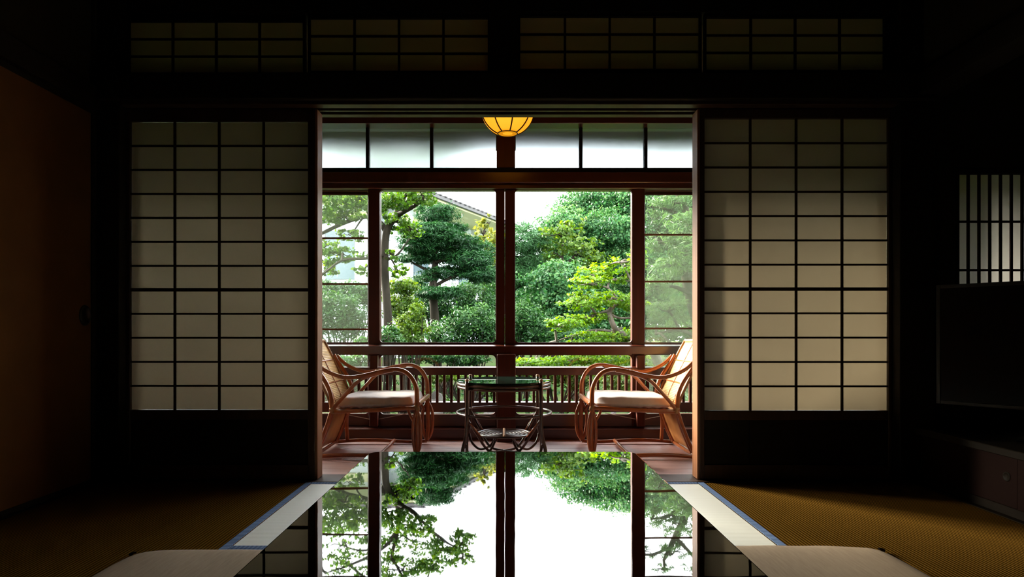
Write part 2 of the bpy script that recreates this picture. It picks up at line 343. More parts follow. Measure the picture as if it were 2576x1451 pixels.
def lattice(r, x0, x1, z0, z1, nx, nz, yf, paper, bar, th=.010, heavy=None, yp=None):
    """paper cells and crossing bars; every cell is its own piece"""
    yp = yp or yf+.014
    dx = (x1-x0)/nx; dz = (z1-z0)/nz
    cell = mesh_of(MB().box(-dx/2+.0006, dx/2-.0006, 0, .0008, -dz/2+.0006, dz/2-.0006), 'paper_pane', M[paper])
    for i in range(nx):
        for k in range(nz): share('paper_pane', cell, (x0+dx*(i+.5), yp, z0+dz*(k+.5)), r)
    vb = mesh_of(MB().box(-bar/2, bar/2, 0, th, z0, z1, .001), 'vertical_bar', M['muntin'])
    hb = mesh_of(MB().box(x0, x1, 0, th, -bar*.42, bar*.42, .001), 'cross_bar', M['muntin'])
    hb2 = mesh_of(MB().box(x0, x1, 0, th, -bar*.75, bar*.75, .001), 'cross_bar', M['muntin'])
    for i in range(1, nx): share('vertical_bar', vb, (x0+dx*i, yf+.001, 0), r)
    for k in range(1, nz): share('cross_bar', hb2 if k == heavy else hb, (0, yf+.003, z0+dz*k), r)
def shoji(name, label, xa, xb, x0, x1, z0, z1, side):
    r = root(name, label, 'sliding screen', ((x0+x1)/2, 3.02, .004), kind=STR)
    ya, yb = 3.014, 3.044
    e = 1 if side < 0 else 0
    box('stile', M['door_wood'], xa, x0, ya, yb, .006, zl-.002, r); box('stile', M['door_wood'], x1, xb, ya, yb, .006, zl-.002, r)
    # the meeting stile's edge toward the opening, veranda light put into its paler colour
    if side < 0: box('lit_stile_edge', M['edge_wood'], xb, xb+.012, ya+.001, yb+.052, .006, zl-.002, r)
    else: box('lit_stile_edge', M['edge_wood'], xa-.012, xa, ya+.001, yb+.052, .006, zl-.002, r)
    box('top_rail', M['door_wood'], x0, x1, ya, yb, z1, zl-.002, r)
    box('middle_rail', M['door_wood'], x0, x1, ya, yb, z0-.045, z0, r)
    box('bottom_rail', M['door_wood'], x0, x1, ya, yb, .006, .075, r)
    bx = (x1-x0)/4
    for i in range(4): box('base_panel', M['black_wood'], x0+bx*i+.001, x0+bx*(i+1)-.001, ya+.010, yb-.010, .075, z0-.045, r)
    lattice(r, x0, x1, z0, z1, 4, 12, ya, 'paper', .0105, heavy=5, yp=ya+.016)
    return r
xa1 = X3(316)-.003
shoji('door_1', 'paper sliding screen left of the veranda opening, its lattice dim', xa1, X3(790), X3(322), X3(772), Z3(1032), Z3(303), -1)
shoji('door_2', 'paper sliding screen right of the veranda opening, its lower paper lit warm', X3(1763), X3(2246)+.005, X3(1775), X3(2240), Z3(1034), Z3(295), 1)
# the second leaf of each pair stands right behind the first
for nm, lab, xa, xb in (('door_3', 'rear wooden leaf stacked behind the left paper screen', xa1, X3(782)), ('door_4', 'rear wooden leaf stacked behind the right paper screen', X3(1776), X3(2246)+.004)):
    r = root(nm, lab, 'sliding screen', ((xa+xb)/2, 3.075, .004), kind=STR)
    for a, b in ((xa, xa+.03), (xb-.03, xb)): box('stile', M['door_wood'], a, b, 3.064, 3.092, .006, zl-.002, r)
    box('top_rail', M['door_wood'], xa+.03, xb-.03, 3.064, 3.092, zl-.06, zl-.002, r)
    box('bottom_rail', M['door_wood'], xa+.03, xb-.03, 3.064, 3.092, .006, Z3(1036), r)
# transom screens above the beam
tn = [(318, 758, 'far left', 48, 180), (776, 1227, 'just left of the centre post', 40, 173), (1309, 1763, 'just right of the centre post', 36, 168), (1781, 2232, 'far right', 38, 171)]
for i, (a, b, wh, t, bt) in enumerate(tn):
    r = root('window_%d' % (i+1), 'dark paper transom screen high on the wall, '+wh, 'transom', (X3((a+b)/2), 3.03, Z3(bt)), kind=STR)
    x0, x1, z0, z1 = X3(a), X3(b), Z3(bt), Z3(t)
    za, zb = Z3(186)+.001, Z3(30)-.001
    xl, xr = (x0-.012 if i not in (0,) else X3(316)), (x1+.012 if i != 3 else X3(2246))
    if i == 1: xr = X3(1230)-.001
    if i == 2: xl = X3(1304)+.001
    box('stile', M['black_wood'], xl, x0, 3.02, 3.048, za, zb, r); box('stile', M['black_wood'], x1, xr, 3.02, 3.048, za, zb, r)
    box('top_rail', M['black_wood'], x0, x1, 3.02, 3.048, z1, zb, r); box('bottom_rail', M['black_wood'], x0, x1, 3.02, 3.048, za, z0, r)
    lattice(r, x0, x1, z0, z1, 4, 3, 3.02, 'paper_warm', .011, yp=3.036)
# ------------------------------------------------------------------ walls and ceiling of the room
wl = root('wall_left', 'left wall of the tatami room with dark beam over sliding doors', 'wall', (-1.95, .7, 0), kind=STR)
zf = 1.735
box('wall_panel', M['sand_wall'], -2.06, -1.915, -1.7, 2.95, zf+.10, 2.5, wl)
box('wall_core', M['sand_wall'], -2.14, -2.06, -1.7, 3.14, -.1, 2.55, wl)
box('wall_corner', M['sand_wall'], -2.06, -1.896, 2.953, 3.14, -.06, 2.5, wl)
box('head_beam', M['black_wood'], -2.06, XL+.012, -1.7, 2.953, zf, zf+.10, wl)
box('sill_rail', M['black_wood'], -2.06, XL, -1.7, 2.953, -.05, .003, wl)
fx = -1.90
for i, (y0, y1) in enumerate(((2.05, 2.95), (1.14, 2.05), (.23, 1.14), (-.68, .23), (-1.6, -.68))):
    lab = ['orange brown sliding wall door with dark round pull, nearest the paper screens', 'second orange brown sliding wall door from the paper screens',
           'third orange brown sliding wall door from the paper screens', 'fourth orange brown sliding wall door, beside the viewer', 'last orange brown sliding wall door, behind the viewer'][i]
    r = root('door_%d' % (i+5), lab, 'sliding door', (fx, (y0+y1)/2, .004), kind=STR)
    off = 0 if i % 2 == 0 else -.026
    a, b = fx-.022+off, fx+off
    box('door_panel', M['fusuma'], a, b-.003, y0+.002, y1-.002, .006, zf-.002, r)
    for q0, q1 in ((y0+.001, y0+.022), (y1-.022, y1-.001)): box('stile', M['black_wood'], b-.003, b+.003, q0, q1, .006, zf-.002, r, .001)
    box('rail', M['black_wood'], b-.003, b+.003, y0+.022, y1-.022, .006, .028, r, .001); box('rail', M['black_wood'], b-.003, b+.003, y0+.022, y1-.022, zf-.024, zf-.002, r, .001)
    hy = y1-.065 if i % 2 == 0 else y0+.065
    g = MB().lathe([(0, -.002), (.026, -.002), (.030, .004), (.036, .004), (.038, 0), (.038, -.003)], n=20)
    g.v = [(b+.0+v[2], hy+v[0], .78+v[1]*1.25) for v in g.v]
    g.build('round_pull', M['metal_dark'], r)
wr = root('wall_right', 'right wall of the tatami room opening on the display alcove', 'wall', (1.95, 0, 0), kind=STR)
box('wall_panel', M['sand_wall'], 1.93, 2.05, -1.7, 1.10, 0, 2.5, wr)
box('alcove_header', M['sand_wall'], 1.95, 2.03, 1.10, 2.955, 1.90, 2.5, wr)
box('head_beam', M['black_wood'], 1.915, 2.05, -1.7, 2.953, 1.80, 1.90, wr)
box('alcove_post', M['black_wood'], 1.92, 2.04, 1.10, 1.22, 0, 1.80, wr)
box('alcove_back', M['sand_wall'], 2.78, 2.86, 1.0, 3.14, 0, 2.5, wr)
box('alcove_cheek', M['sand_wall'], 2.05, 2.86, 1.0, 1.10, 0, 2.5, wr)
wb = box('wall_back', M['sand_wall'], -2.06, 2.05, -1.78, -1.70, -.05, 2.5); tag(wb, 'plain plaster wall behind the viewer', 'wall', kind=STR)
ce = root('ceiling', 'dark boarded ceiling of the tatami room', 'ceiling', (0, .7, 2.5), kind=STR)
for i in range(10):
    x0 = -2.06+i*.492
    box('ceiling_board', M['ceiling'], x0+.001, x0+.491, -1.78, 3.14, 2.5, 2.53, ce)
# north wall of the alcove, with the slatted window
wn_ = root('wall_north', 'dark plaster wall of the alcove beside the right post', 'wall', (2.4, 3.0, 0), kind=STR)
lx0, lx1, lz0, lz1 = X3(2405), X3(2700), .80, Z3(440)
X9 = X3(2335)
box('alcove_floor', M['black_wood'], 1.91, 2.86, 1.0, 3.14, -.06, .0, wn_)
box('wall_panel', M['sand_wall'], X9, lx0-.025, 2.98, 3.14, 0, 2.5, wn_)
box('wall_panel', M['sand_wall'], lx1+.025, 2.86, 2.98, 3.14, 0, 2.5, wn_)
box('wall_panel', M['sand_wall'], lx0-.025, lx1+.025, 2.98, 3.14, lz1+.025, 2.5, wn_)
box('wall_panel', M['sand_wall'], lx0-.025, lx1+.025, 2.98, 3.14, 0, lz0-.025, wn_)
r = root('window_5', 'slatted paper window in the alcove wall behind the television', 'window', ((lx0+lx1)/2, 3.0, lz0), kind=STR)
for a, b in ((lx0-.024, lx0), (lx1, lx1+.024)): box('stile', M['black_wood'], a, b, 2.975, 3.01, lz0-.024, lz1+.024, r)
for a, b in ((lz0-.024, lz0), (lz1, lz1+.024)): box('rail', M['black_wood'], lx0, lx1, 2.975, 3.01, a, b, r)
pit = 27/sc3; nsl = int((lx1-lx0)/pit)+1
cell = mesh_of(MB().box(.0005, pit-.0005, 0, .0008, lz0, lz1), 'paper_strip', M['paper_grey'])
sb = mesh_of(MB().box(-.0055, .0055, 0, .010, lz0, lz1, .001), 'vertical_bar', M['muntin'])
for i in range(nsl):
    if lx0+pit*(i+1) <= lx1+.004: share('paper_pane', cell, (lx0+pit*i, 3.0, 0), r)
    if i: share('vertical_bar', sb, (lx0+pit*i-.003, 2.982, 0), r)
for py in (558, 680): box('cross_bar', M['muntin'], lx0, lx1, 2.990, 2.999, Z3(py)-.005, Z3(py)+.005, r, .001)
# ------------------------------------------------------------------ veranda shell
tv_ = root('trim_2', 'reddish brown posts and beams framing the veranda windows', 'woodwork', (0, YW, 0), kind=STR)
ZW = lambda py, Y=YW: EYE-(py-VY)/F*Y
XW = lambda px, Y=YW: (px-VX)/F*Y
zh0, zh1 = ZW(476), ZW(426)
box('window_head_beam', M['red_wood_x'], -2.7, 2.7, YW-.06, YW+.08, zh0+.030, zh1-.030, tv_, .004)
box('lower_head_fillet', M['red_wood_x'], -2.7, 2.7, YW-.03, YW+.08, zh0, zh0+.030, tv_)
box('transom_sill', M['black_wood_x'], -2.7, 2.7, YW-.045, YW+.08, zh1-.030, zh1, tv_)
zt = ZW(322)
box('top_beam', M['red_wood_x'], -2.7, 2.7, YW-.10, YW+.08, zt, zt+.055, tv_)
box('top_beam_upper', M['black_wood_x'], -2.7, 2.7, YW-.14, YW+.08, zt+.055, 2.42, tv_)
for px, wd in ((1271, .098), (941, .055), (1610, .055), (575, .055), (1965, .055)):
    x = XW(px, 4.12)
    if px == 1271: box('centre_pillar', M['red_wood'], XW(1250, 4.10), XW(1297, 4.10), 4.06, 4.153, 0, ZW(890, 4.15), tv_, .004)
box('centre_pillar_upper', M['red_wood'], XW(1249), XW(1296), YW-.045, YW+.05, zh1, zt, tv_, .004)
ztr = ZW(426)
for s in (-1, 1):
    box('end_wall_post', M['red_wood'], min(s*2.70, s*2.62), max(s*2.70, s*2.62), YW-.05, YW+.08, 0, 2.42, tv_)
for s, nm in ((-1, 'wall_west'), (1, 'wall_east')):
    o = box(nm, M['sand_wall'], min(s*2.7, s*2.78), max(s*2.7, s*2.78), 3.14, YW+.08, -.1, 2.5); tag(o, 'plaster end wall of the veranda on the '+('left' if s < 0 else 'right'), 'wall', kind=STR)
bb = root('baseboard_north', 'dark red skirting under the veranda windows', 'baseboard', (0, YW-.03, 0), kind=STR)
box('skirting_board', M['red_wood_x'], -2.62, 2.62, YW-.045, YW+.08, -.02, ZW(1079, YW-.04), bb)
zz_ = ZW(1079, YW-.04)
MB().prism([(YW-.070, zz_), (YW+.08, zz_), (YW+.08, zz_+.010), (YW-.005, zz_+.010), (YW-.066, zz_+.004)], 'x', -2.62, 2.62).build('sill_ledge', M['red_wood_x'], bb)
vc = root('veranda_ceiling', 'dark boarded ceiling over the veranda', 'ceiling', (0, 3.7, 2.2), kind=STR)
for i in range(6): box('ceiling_board', M['veranda_ceiling'], -2.7, 2.7, 3.145+i*.152, 3.145+(i+1)*.152-.002, 2.22, 2.24, vc)
box('ceiling_cover', M['black_wood'], -2.8, 2.8, 3.14, 4.3, 2.42, 2.5, vc)
wu = box('wall_veranda_south', M['sand_wall'], -2.78, 2.86, 3.14, 3.16, zl+.5, 2.5); tag(wu, 'plaster strip above the screens on the veranda side', 'wall', kind=STR)
for s in (-1, 1):
    o = box('wall_veranda_%s' % ('left' if s < 0 else 'right'), M['sand_wall'], -2.78 if s < 0 else 1.99, -1.90 if s < 0 else 2.04, 3.05, 3.14, 0, 2.5)
    tag(o, 'narrow plaster wall beside the '+('left' if s < 0 else 'right')+' room post', 'wall', kind=STR)
# ------------------------------------------------------------------ veranda windows
def rounded_hole_frame(x0, x1, z0, z1, rad, ya, yb):
    """four corner fillets that round the glazed opening"""
    mb = MB()
    for cx, cz, sx, sz in ((x0, z0, 1, 1), (x1, z0, -1, 1), (x0, z1, 1, -1), (x1, z1, -1, -1)):
        pol = [(cx, cz)]
        for k in range(6):
            a = k/5*math.pi/2; pol.append((cx+sx*(rad-rad*math.sin(a)), cz+sz*(rad-rad*math.cos(a))))
        mb.prism(pol, 'y', ya, yb)
    return mb
M['sunny_bar'] = mat('sunlit_bar_wood', (0.20, 0.09, 0.05), 0.5, 0.3)  # sunlight on the right cross bars put into a paler wood colour
def sash(name, label, x0, x1, wl_, wr_, ya, muntins=(), bm_='edge_wood'):
    yb = ya+.03
    r = root(name, label, 'window', ((x0+x1)/2, ya, .07), kind=STR)
    zb = ZW(1079, YW-.04)+.010
    z1, z2, z3, z4 = ZW(1042), ZW(893), ZW(861), ZW(477)
    box('stile', M['red_wood'], x0, x0+wl_, ya, yb, zb, zh0, r); box('stile', M['red_wood'], x1-wr_, x1, ya, yb, zb, zh0, r)
    a, b = x0+wl_, x1-wr_
    box('bottom_rail', M['red_wood_x'], a, b, ya, yb, zb, z1, r); box('middle_rail', M['red_wood_x'], a, b, ya, yb, z2, z3, r)
    if z4 < zh0-.001: box('top_rail', M['red_wood_x'], a, b, ya, yb, z4, zh0, r)
    for q0, q1, rad in ((z1, z2, .030), (z3, z4, .022)):
        rounded_hole_frame(a, b, q0, q1, rad, ya+.002, yb-.002).build('corner_fillet', M['red_wood'], r)
        box('glass_pane', M['glass'], a, b, ya+.014, ya+.016, q0, q1, r, 0)
    for zz in muntins: box('cross_bar', M[bm_], a, b, ya-.002, ya+.012, zz-.006, zz+.006, r, .001)
    return r
mz = [ZW(597), ZW(713), ZW(828)]
cx = XW(1270, YW)
gap = .0007
xs = XW(926); xe = XW(955); rs = XW(1591); re_ = XW(1622)
sash('window_6', 'clear sliding glass door left of the centre meeting stiles', xs, cx-gap, XW(955)-xs, cx-gap-XW(1247), YW)
sash('window_7', 'clear sliding glass door right of the centre meeting stiles', cx+gap, re_, XW(1296)-cx-gap, re_-XW(1590), YW)
sash('window_8', 'hazy screened glass door with thin cross bars at the left end of the opening', xs-.80, xe, .07, XW(955)-xs, YW+.036, mz)
sash('window_9', 'hazy screened glass door with thin cross bars at the right end of the opening', rs, rs+.88, re_-rs, .07, YW+.036, [ZW(588), ZW(707), ZW(826)], 'sunny_bar')
sash('window_10', 'glass door of the veranda hidden behind the left paper screen', -2.62, xs-.73, .07, .07, YW)
sash('window_11', 'glass door of the veranda hidden behind the right paper screen', rs+.81, 2.62, .07, .07, YW)
for nm, a, b, lab in (('insect_screen', xs-.78, xs, 'fine pale insect screen outside the left hazy window'), ('insect_screen', re_, rs+.86, 'fine pale insect screen outside the right hazy window')):
    o = root(nm, lab, 'insect screen', ((a+b)/2, YW+.085, .1))
    box('mesh_sheet', M['screen'], a+.02, b-.02, YW+.083, YW+.084, .10, zh0-.02, o, 0)
    for q0, q1 in ((a, a+.02), (b-.02, b)): box('frame_bar', M['red_wood'], q0, q1, YW+.076, YW+.092, .08, zh0, o)
    for q0, q1 in ((.08, .10), (zh0-.02, zh0)): box('frame_bar', M['red_wood'], a+.02, b-.02, YW+.076, YW+.092, q0, q1, o)
# frosted transom panes
z0, z1 = ZW(426), ZW(324)
bars = [XW(p) for p in (925, 1086, 1461, 1624)]
pb = [(-2.62, XW(764)), (XW(766), bars[0]), (bars[0], bars[1]), (bars[1], XW(1249)), (XW(1296), bars[2]), (bars[2], bars[3]), (bars[3], XW(1785)), (XW(1787), 2.62)]
tl = ['far left', 'left end', 'second from left', 'just left of the lamp', 'just right of the lamp', 'second from right', 'right end', 'far right']
wk = root('window_12', 'row of frosted glass transom panes above the veranda windows', 'transom', (0, YW, z0), kind=STR)
for (a, b) in pb:
    if b < XW(770) or a > XW(1780): box('shade_board', M['black_wood_x'], a+.004, b-.004, YW+.004, YW+.016, z0, zt, wk)  # unseen outer boards, added to keep light off the upper screen paper
    else: box('frosted_pane', M['frosted'], a+.004, b-.004, YW+.010, YW+.013, z0, zt, wk, 0)
for x in bars+[XW(765), XW(1786)]: box('glazing_bar', M['black_wood'], x-.011, x+.011, YW-.012, YW+.03, z0, zt, wk)
# ------------------------------------------------------------------ guard rail and balustrade inside the windows
gr = root('guard_rail', 'reddish brown hand rail running across the window wall', 'railing', (0, 4.15, .56))
MB().prism([(4.135, ZW(890, 4.15)), (4.185, ZW(890, 4.15)), (4.185, ZW(867, 4.15)), (4.139, ZW(867, 4.15)-.0085), (4.135, ZW(867, 4.15)-.012)], 'x', -2.61, 2.61).build('hand_rail', M['red_wood_x'], gr)
bl = root('balustrade', 'low slatted wooden balustrade in front of the veranda windows', 'railing', (0, 4.17, .07))
Yb = 4.17
MB().prism([(Yb-.014, ZW(943, Yb)), (Yb+.022, ZW(943, Yb)), (Yb+.022, ZW(922, Yb)), (Yb-.012, ZW(922, Yb)-.0050), (Yb-.014, ZW(922, Yb)-.008)], 'x', -2.61, 2.61).build('top_rail', M['red_wood_x'], bl)
MB().prism([(Yb-.014, ZW(1036, Yb)), (Yb+.022, ZW(1036, Yb)), (Yb+.022, ZW(1010, Yb)), (Yb-.012, ZW(1010, Yb)-.0040), (Yb-.014, ZW(1010, Yb)-.007)], 'x', -2.61, 2.61).build('bottom_rail', M['red_wood_x'], bl)
pit = 17.9/F*Yb
sm_ = mesh_of(MB().box(-.0085, .0085, -.008, .012, ZW(1013, Yb), ZW(943, Yb), .001), 'baluster', M['red_wood'])
x = XW(1243, Yb)
xsl = []
while x > -2.6: xsl.append(x); x -= pit
x = XW(1307, Yb)
while x < 2.6: xsl.append(x); x += pit
for x in xsl: share('baluster', sm_, (x, Yb, 0), bl)
for px in (941, 1271, 1611, 600, 1950):
    a = XW(px, Yb); box('balustrade_post', M['red_wood'], a-.026, a+.026, Yb-.020, YW-.002, .085, ZW(893, Yb), bl)
for px in (941, 1271, 1611):
    for s in (-1, 1):
        MB().tube([P(px+s*12, 1054, Yb-.03), P(px+s*88, 1039, Yb-.03)], .0022, 6, 1).build('diagonal_strip', M['pale_strip'], bl)  # thin pale strips slanting up from each post foot
# ------------------------------------------------------------------ pendant lamp
lp = root('pendant_lamp', 'round amber paper ceiling lamp with dark ribs, hanging in the veranda', 'lamp', (P(1277, 288, 3.6).x, 3.6, 1.95))
lc = Vector((P(1277, 288, 3.6).x, 3.6, 1.965)); lr = .150
prof = [(lr*math.sin(a), -lr*math.cos(a)) for a in [R(22)+i*(R(100)-R(22))/10 for i in range(11)]]
MB().lathe([(0, prof[0][1]), (prof[0][0], prof[0][1])]+prof, lc, 40).build('lamp_shade', M['lamp_paper'], lp)
for k in range(8):
    a = k*math.pi/4+R(12)
    MB().tube([(lc.x+r_*1.01*math.cos(a), lc.y+r_*1.01*math.sin(a), lc.z+z_*1.01) for r_, z_ in prof], .0040, 6, 2).build('shade_rib', M['door_wood'], lp)
for r_, z_, t_ in ((prof[0][0], prof[0][1], .0032), (prof[-1][0], prof[-1][1], .006)):
    MB().tube([(lc.x+r_*math.cos(i*math.pi/12), lc.y+r_*math.sin(i*math.pi/12), lc.z+z_) for i in range(24)], t_, 6, 1, closed=True).build('shade_ring', M['door_wood'], lp)
MB().lathe([(0, .10), (.05, .10), (.155, .045), (.155, .026), (0, .03)], lc, 32).build('lamp_cap', M['door_wood'], lp)
MB().lathe([(0, .10), (.014, .10), (.014, 2.22-lc.z), (0, 2.22-lc.z)], lc, 12).build('lamp_stem', M['metal_dark'], lp)
MB().lathe([(0, -.055), (.018, -.048), (.028, -.02), (.018, .01), (.012, .028), (0, .028)], (lc.x-.006, lc.y-.05, lc.z), 16).build('bulb', M['bulb'], lp)
# ------------------------------------------------------------------ lacquer table
tb = root('low_table', 'glossy black lacquered low table in the middle of the tatami room', 'table', (0, 1.25, 0))
TX0, TX1, TY0, TY1, TZ = -.410, .400, .50, 1.950, .340
def rrect(x0, x1, y0, y1, r_, n=6):
    p = []
    for cx_, cy_, a0 in ((x1-r_, y1-r_, 0), (x0+r_, y1-r_, 90), (x0+r_, y0+r_, 180), (x1-r_, y0+r_, 270)):
        for k in range(n+1):
            a = R(a0+90*k/n); p.append((cx_+r_*math.cos(a), cy_+r_*math.sin(a)))
    return p
mb = MB(); lay = [(0.006, TZ-.036), (0.0, TZ-.030), (0.0, TZ-.004), (.0012, TZ-.0012), (.004, TZ)]
k0 = 0; n_ = 0
for ins, z in lay:
    pr = rrect(TX0+ins, TX1-ins, TY0+ins, TY1-ins, .035-ins); n_ = len(pr); mb.v += [(x, y, z) for x, y in pr]
for i in range(len(lay)-1):
    for j in range(n_): mb.f.append([i*n_+j, i*n_+(j+1) % n_, (i+1)*n_+(j+1) % n_, (i+1)*n_+j]); mb.sm.append(False)
mb.f.append(list(range(n_))[::-1]); mb.f.append([(len(lay)-1)*n_+j for j in range(n_)]); mb.sm += [False, False]
mb.build('tabletop', M['lacquer'], tb)
for a in (TY0+.06, TY1-.08): box('apron', M['lacquer'], TX0+.09, TX1-.09, a, a+.018, TZ-.09, TZ-.036, tb)
for a in (TX0+.05, TX1-.07): box('apron', M['lacquer'], a, a+.018, TY0+.10, TY1-.10, TZ-.09, TZ-.036, tb)
for lx in (TX0+.075, TX1-.075):
    for ly in (TY0+.09, TY1-.09):
        MB().tube([(lx, ly, TZ-.036), (lx, ly, TZ-.12), (lx, ly, .05), (lx, ly, 0)], [.032, .028, .020, .024], 12, 3).build('leg', M['lacquer'], tb)
# ------------------------------------------------------------------ soft things
def pillow(x0, x1, y0, y1, zb, zt_, n=22, rad=.05, seed=1, pw=5, skew=0.0):
    rnd = random.Random(seed); ph = [rnd.uniform(0, 6.28) for _ in range(8)]
    mb = MB(); hx, hy = (x1-x0)/2, (y1-y0)/2; cx_, cy_ = (x0+x1)/2, (y0+y1)/2
    for side in (1, 0):
        for i in range(n+1):
            for j in range(n+1):
                u = i/n*2-1; v = j/n*2-1
                e = (1-abs(u)**pw)*(1-abs(v)**pw); hgt = max(0, e)**.5
                cr = 1-.06*(abs(u)*abs(v))**6
                wob = (.04*math.sin(5*u+ph[0])*math.cos(4*v+ph[1])+.03*math.sin(11*u+7*v+ph[2])*abs(v)+.03*math.sin(14*u+ph[3])*abs(v)**3)
                x = cx_+hx*u*cr*(1-.02*v*v); y = cy_+hy*v*cr*(1-.02*u*u)
                mid = zb+(zt_-zb)*.35
                z = mid+(zt_-mid)*hgt*(.92+wob) if side else mid-(mid-zb)*hgt
                mb.v.append((x, y, z+skew*(u)))
    m2 = (n+1)**2
    for s in (0, 1):
        for i in range(n):
            for j in range(n):
                q = [s*m2+i*(n+1)+j, s*m2+(i+1)*(n+1)+j, s*m2+(i+1)*(n+1)+j+1, s*m2+i*(n+1)+j+1]
                mb.f.append(q if s == 0 else q[::-1]); mb.sm.append(True)
    rim = [i*(n+1) for i in range(n+1)]+[n*(n+1)+j for j in range(1, n+1)]+[i*(n+1)+n for i in range(n-1, -1, -1)]+[j for j in range(n-1, 0, -1)]
    for a, b in zip(rim, rim[1:]+rim[:1]): mb.f.append([a, b, m2+b, m2+a]); mb.sm.append(True)
    return mb
for sx, lab in ((-1, 'beige square floor cushion beside the left edge of the lacquer table'), (1, 'beige square floor cushion beside the right edge of the lacquer table')):
    a, b = (-1.155, -.47) if sx < 0 else (.50, 1.195)
    y0, y1 = (1.32, 1.985) if sx < 0 else (1.35, 2.02)
    r = root('floor_cushion', lab, 'cushion', ((a+b)/2, (y0+y1)/2, .0), 'floor cushions flanking the lacquer table')
    pillow(a, b, y0, y1, .0025, .052, 26, seed=5+sx).build('cushion_body', M['zabuton'], r)
    for px_, py_ in ((a, y0), (b, y0), (a, y1), (b, y1)):
        dx = .012 if px_ == a else -.012; dy = .012 if py_ == y0 else -.012
        MB().tube([(px_+dx, py_+dy, .022), (px_-dx*.4, py_-dy*.4, .016), (px_-dx*1.8, py_-dy*1.6, .006)], [.003, .004, .006], 6, 3).build('corner_tassel', M['cord'], r)
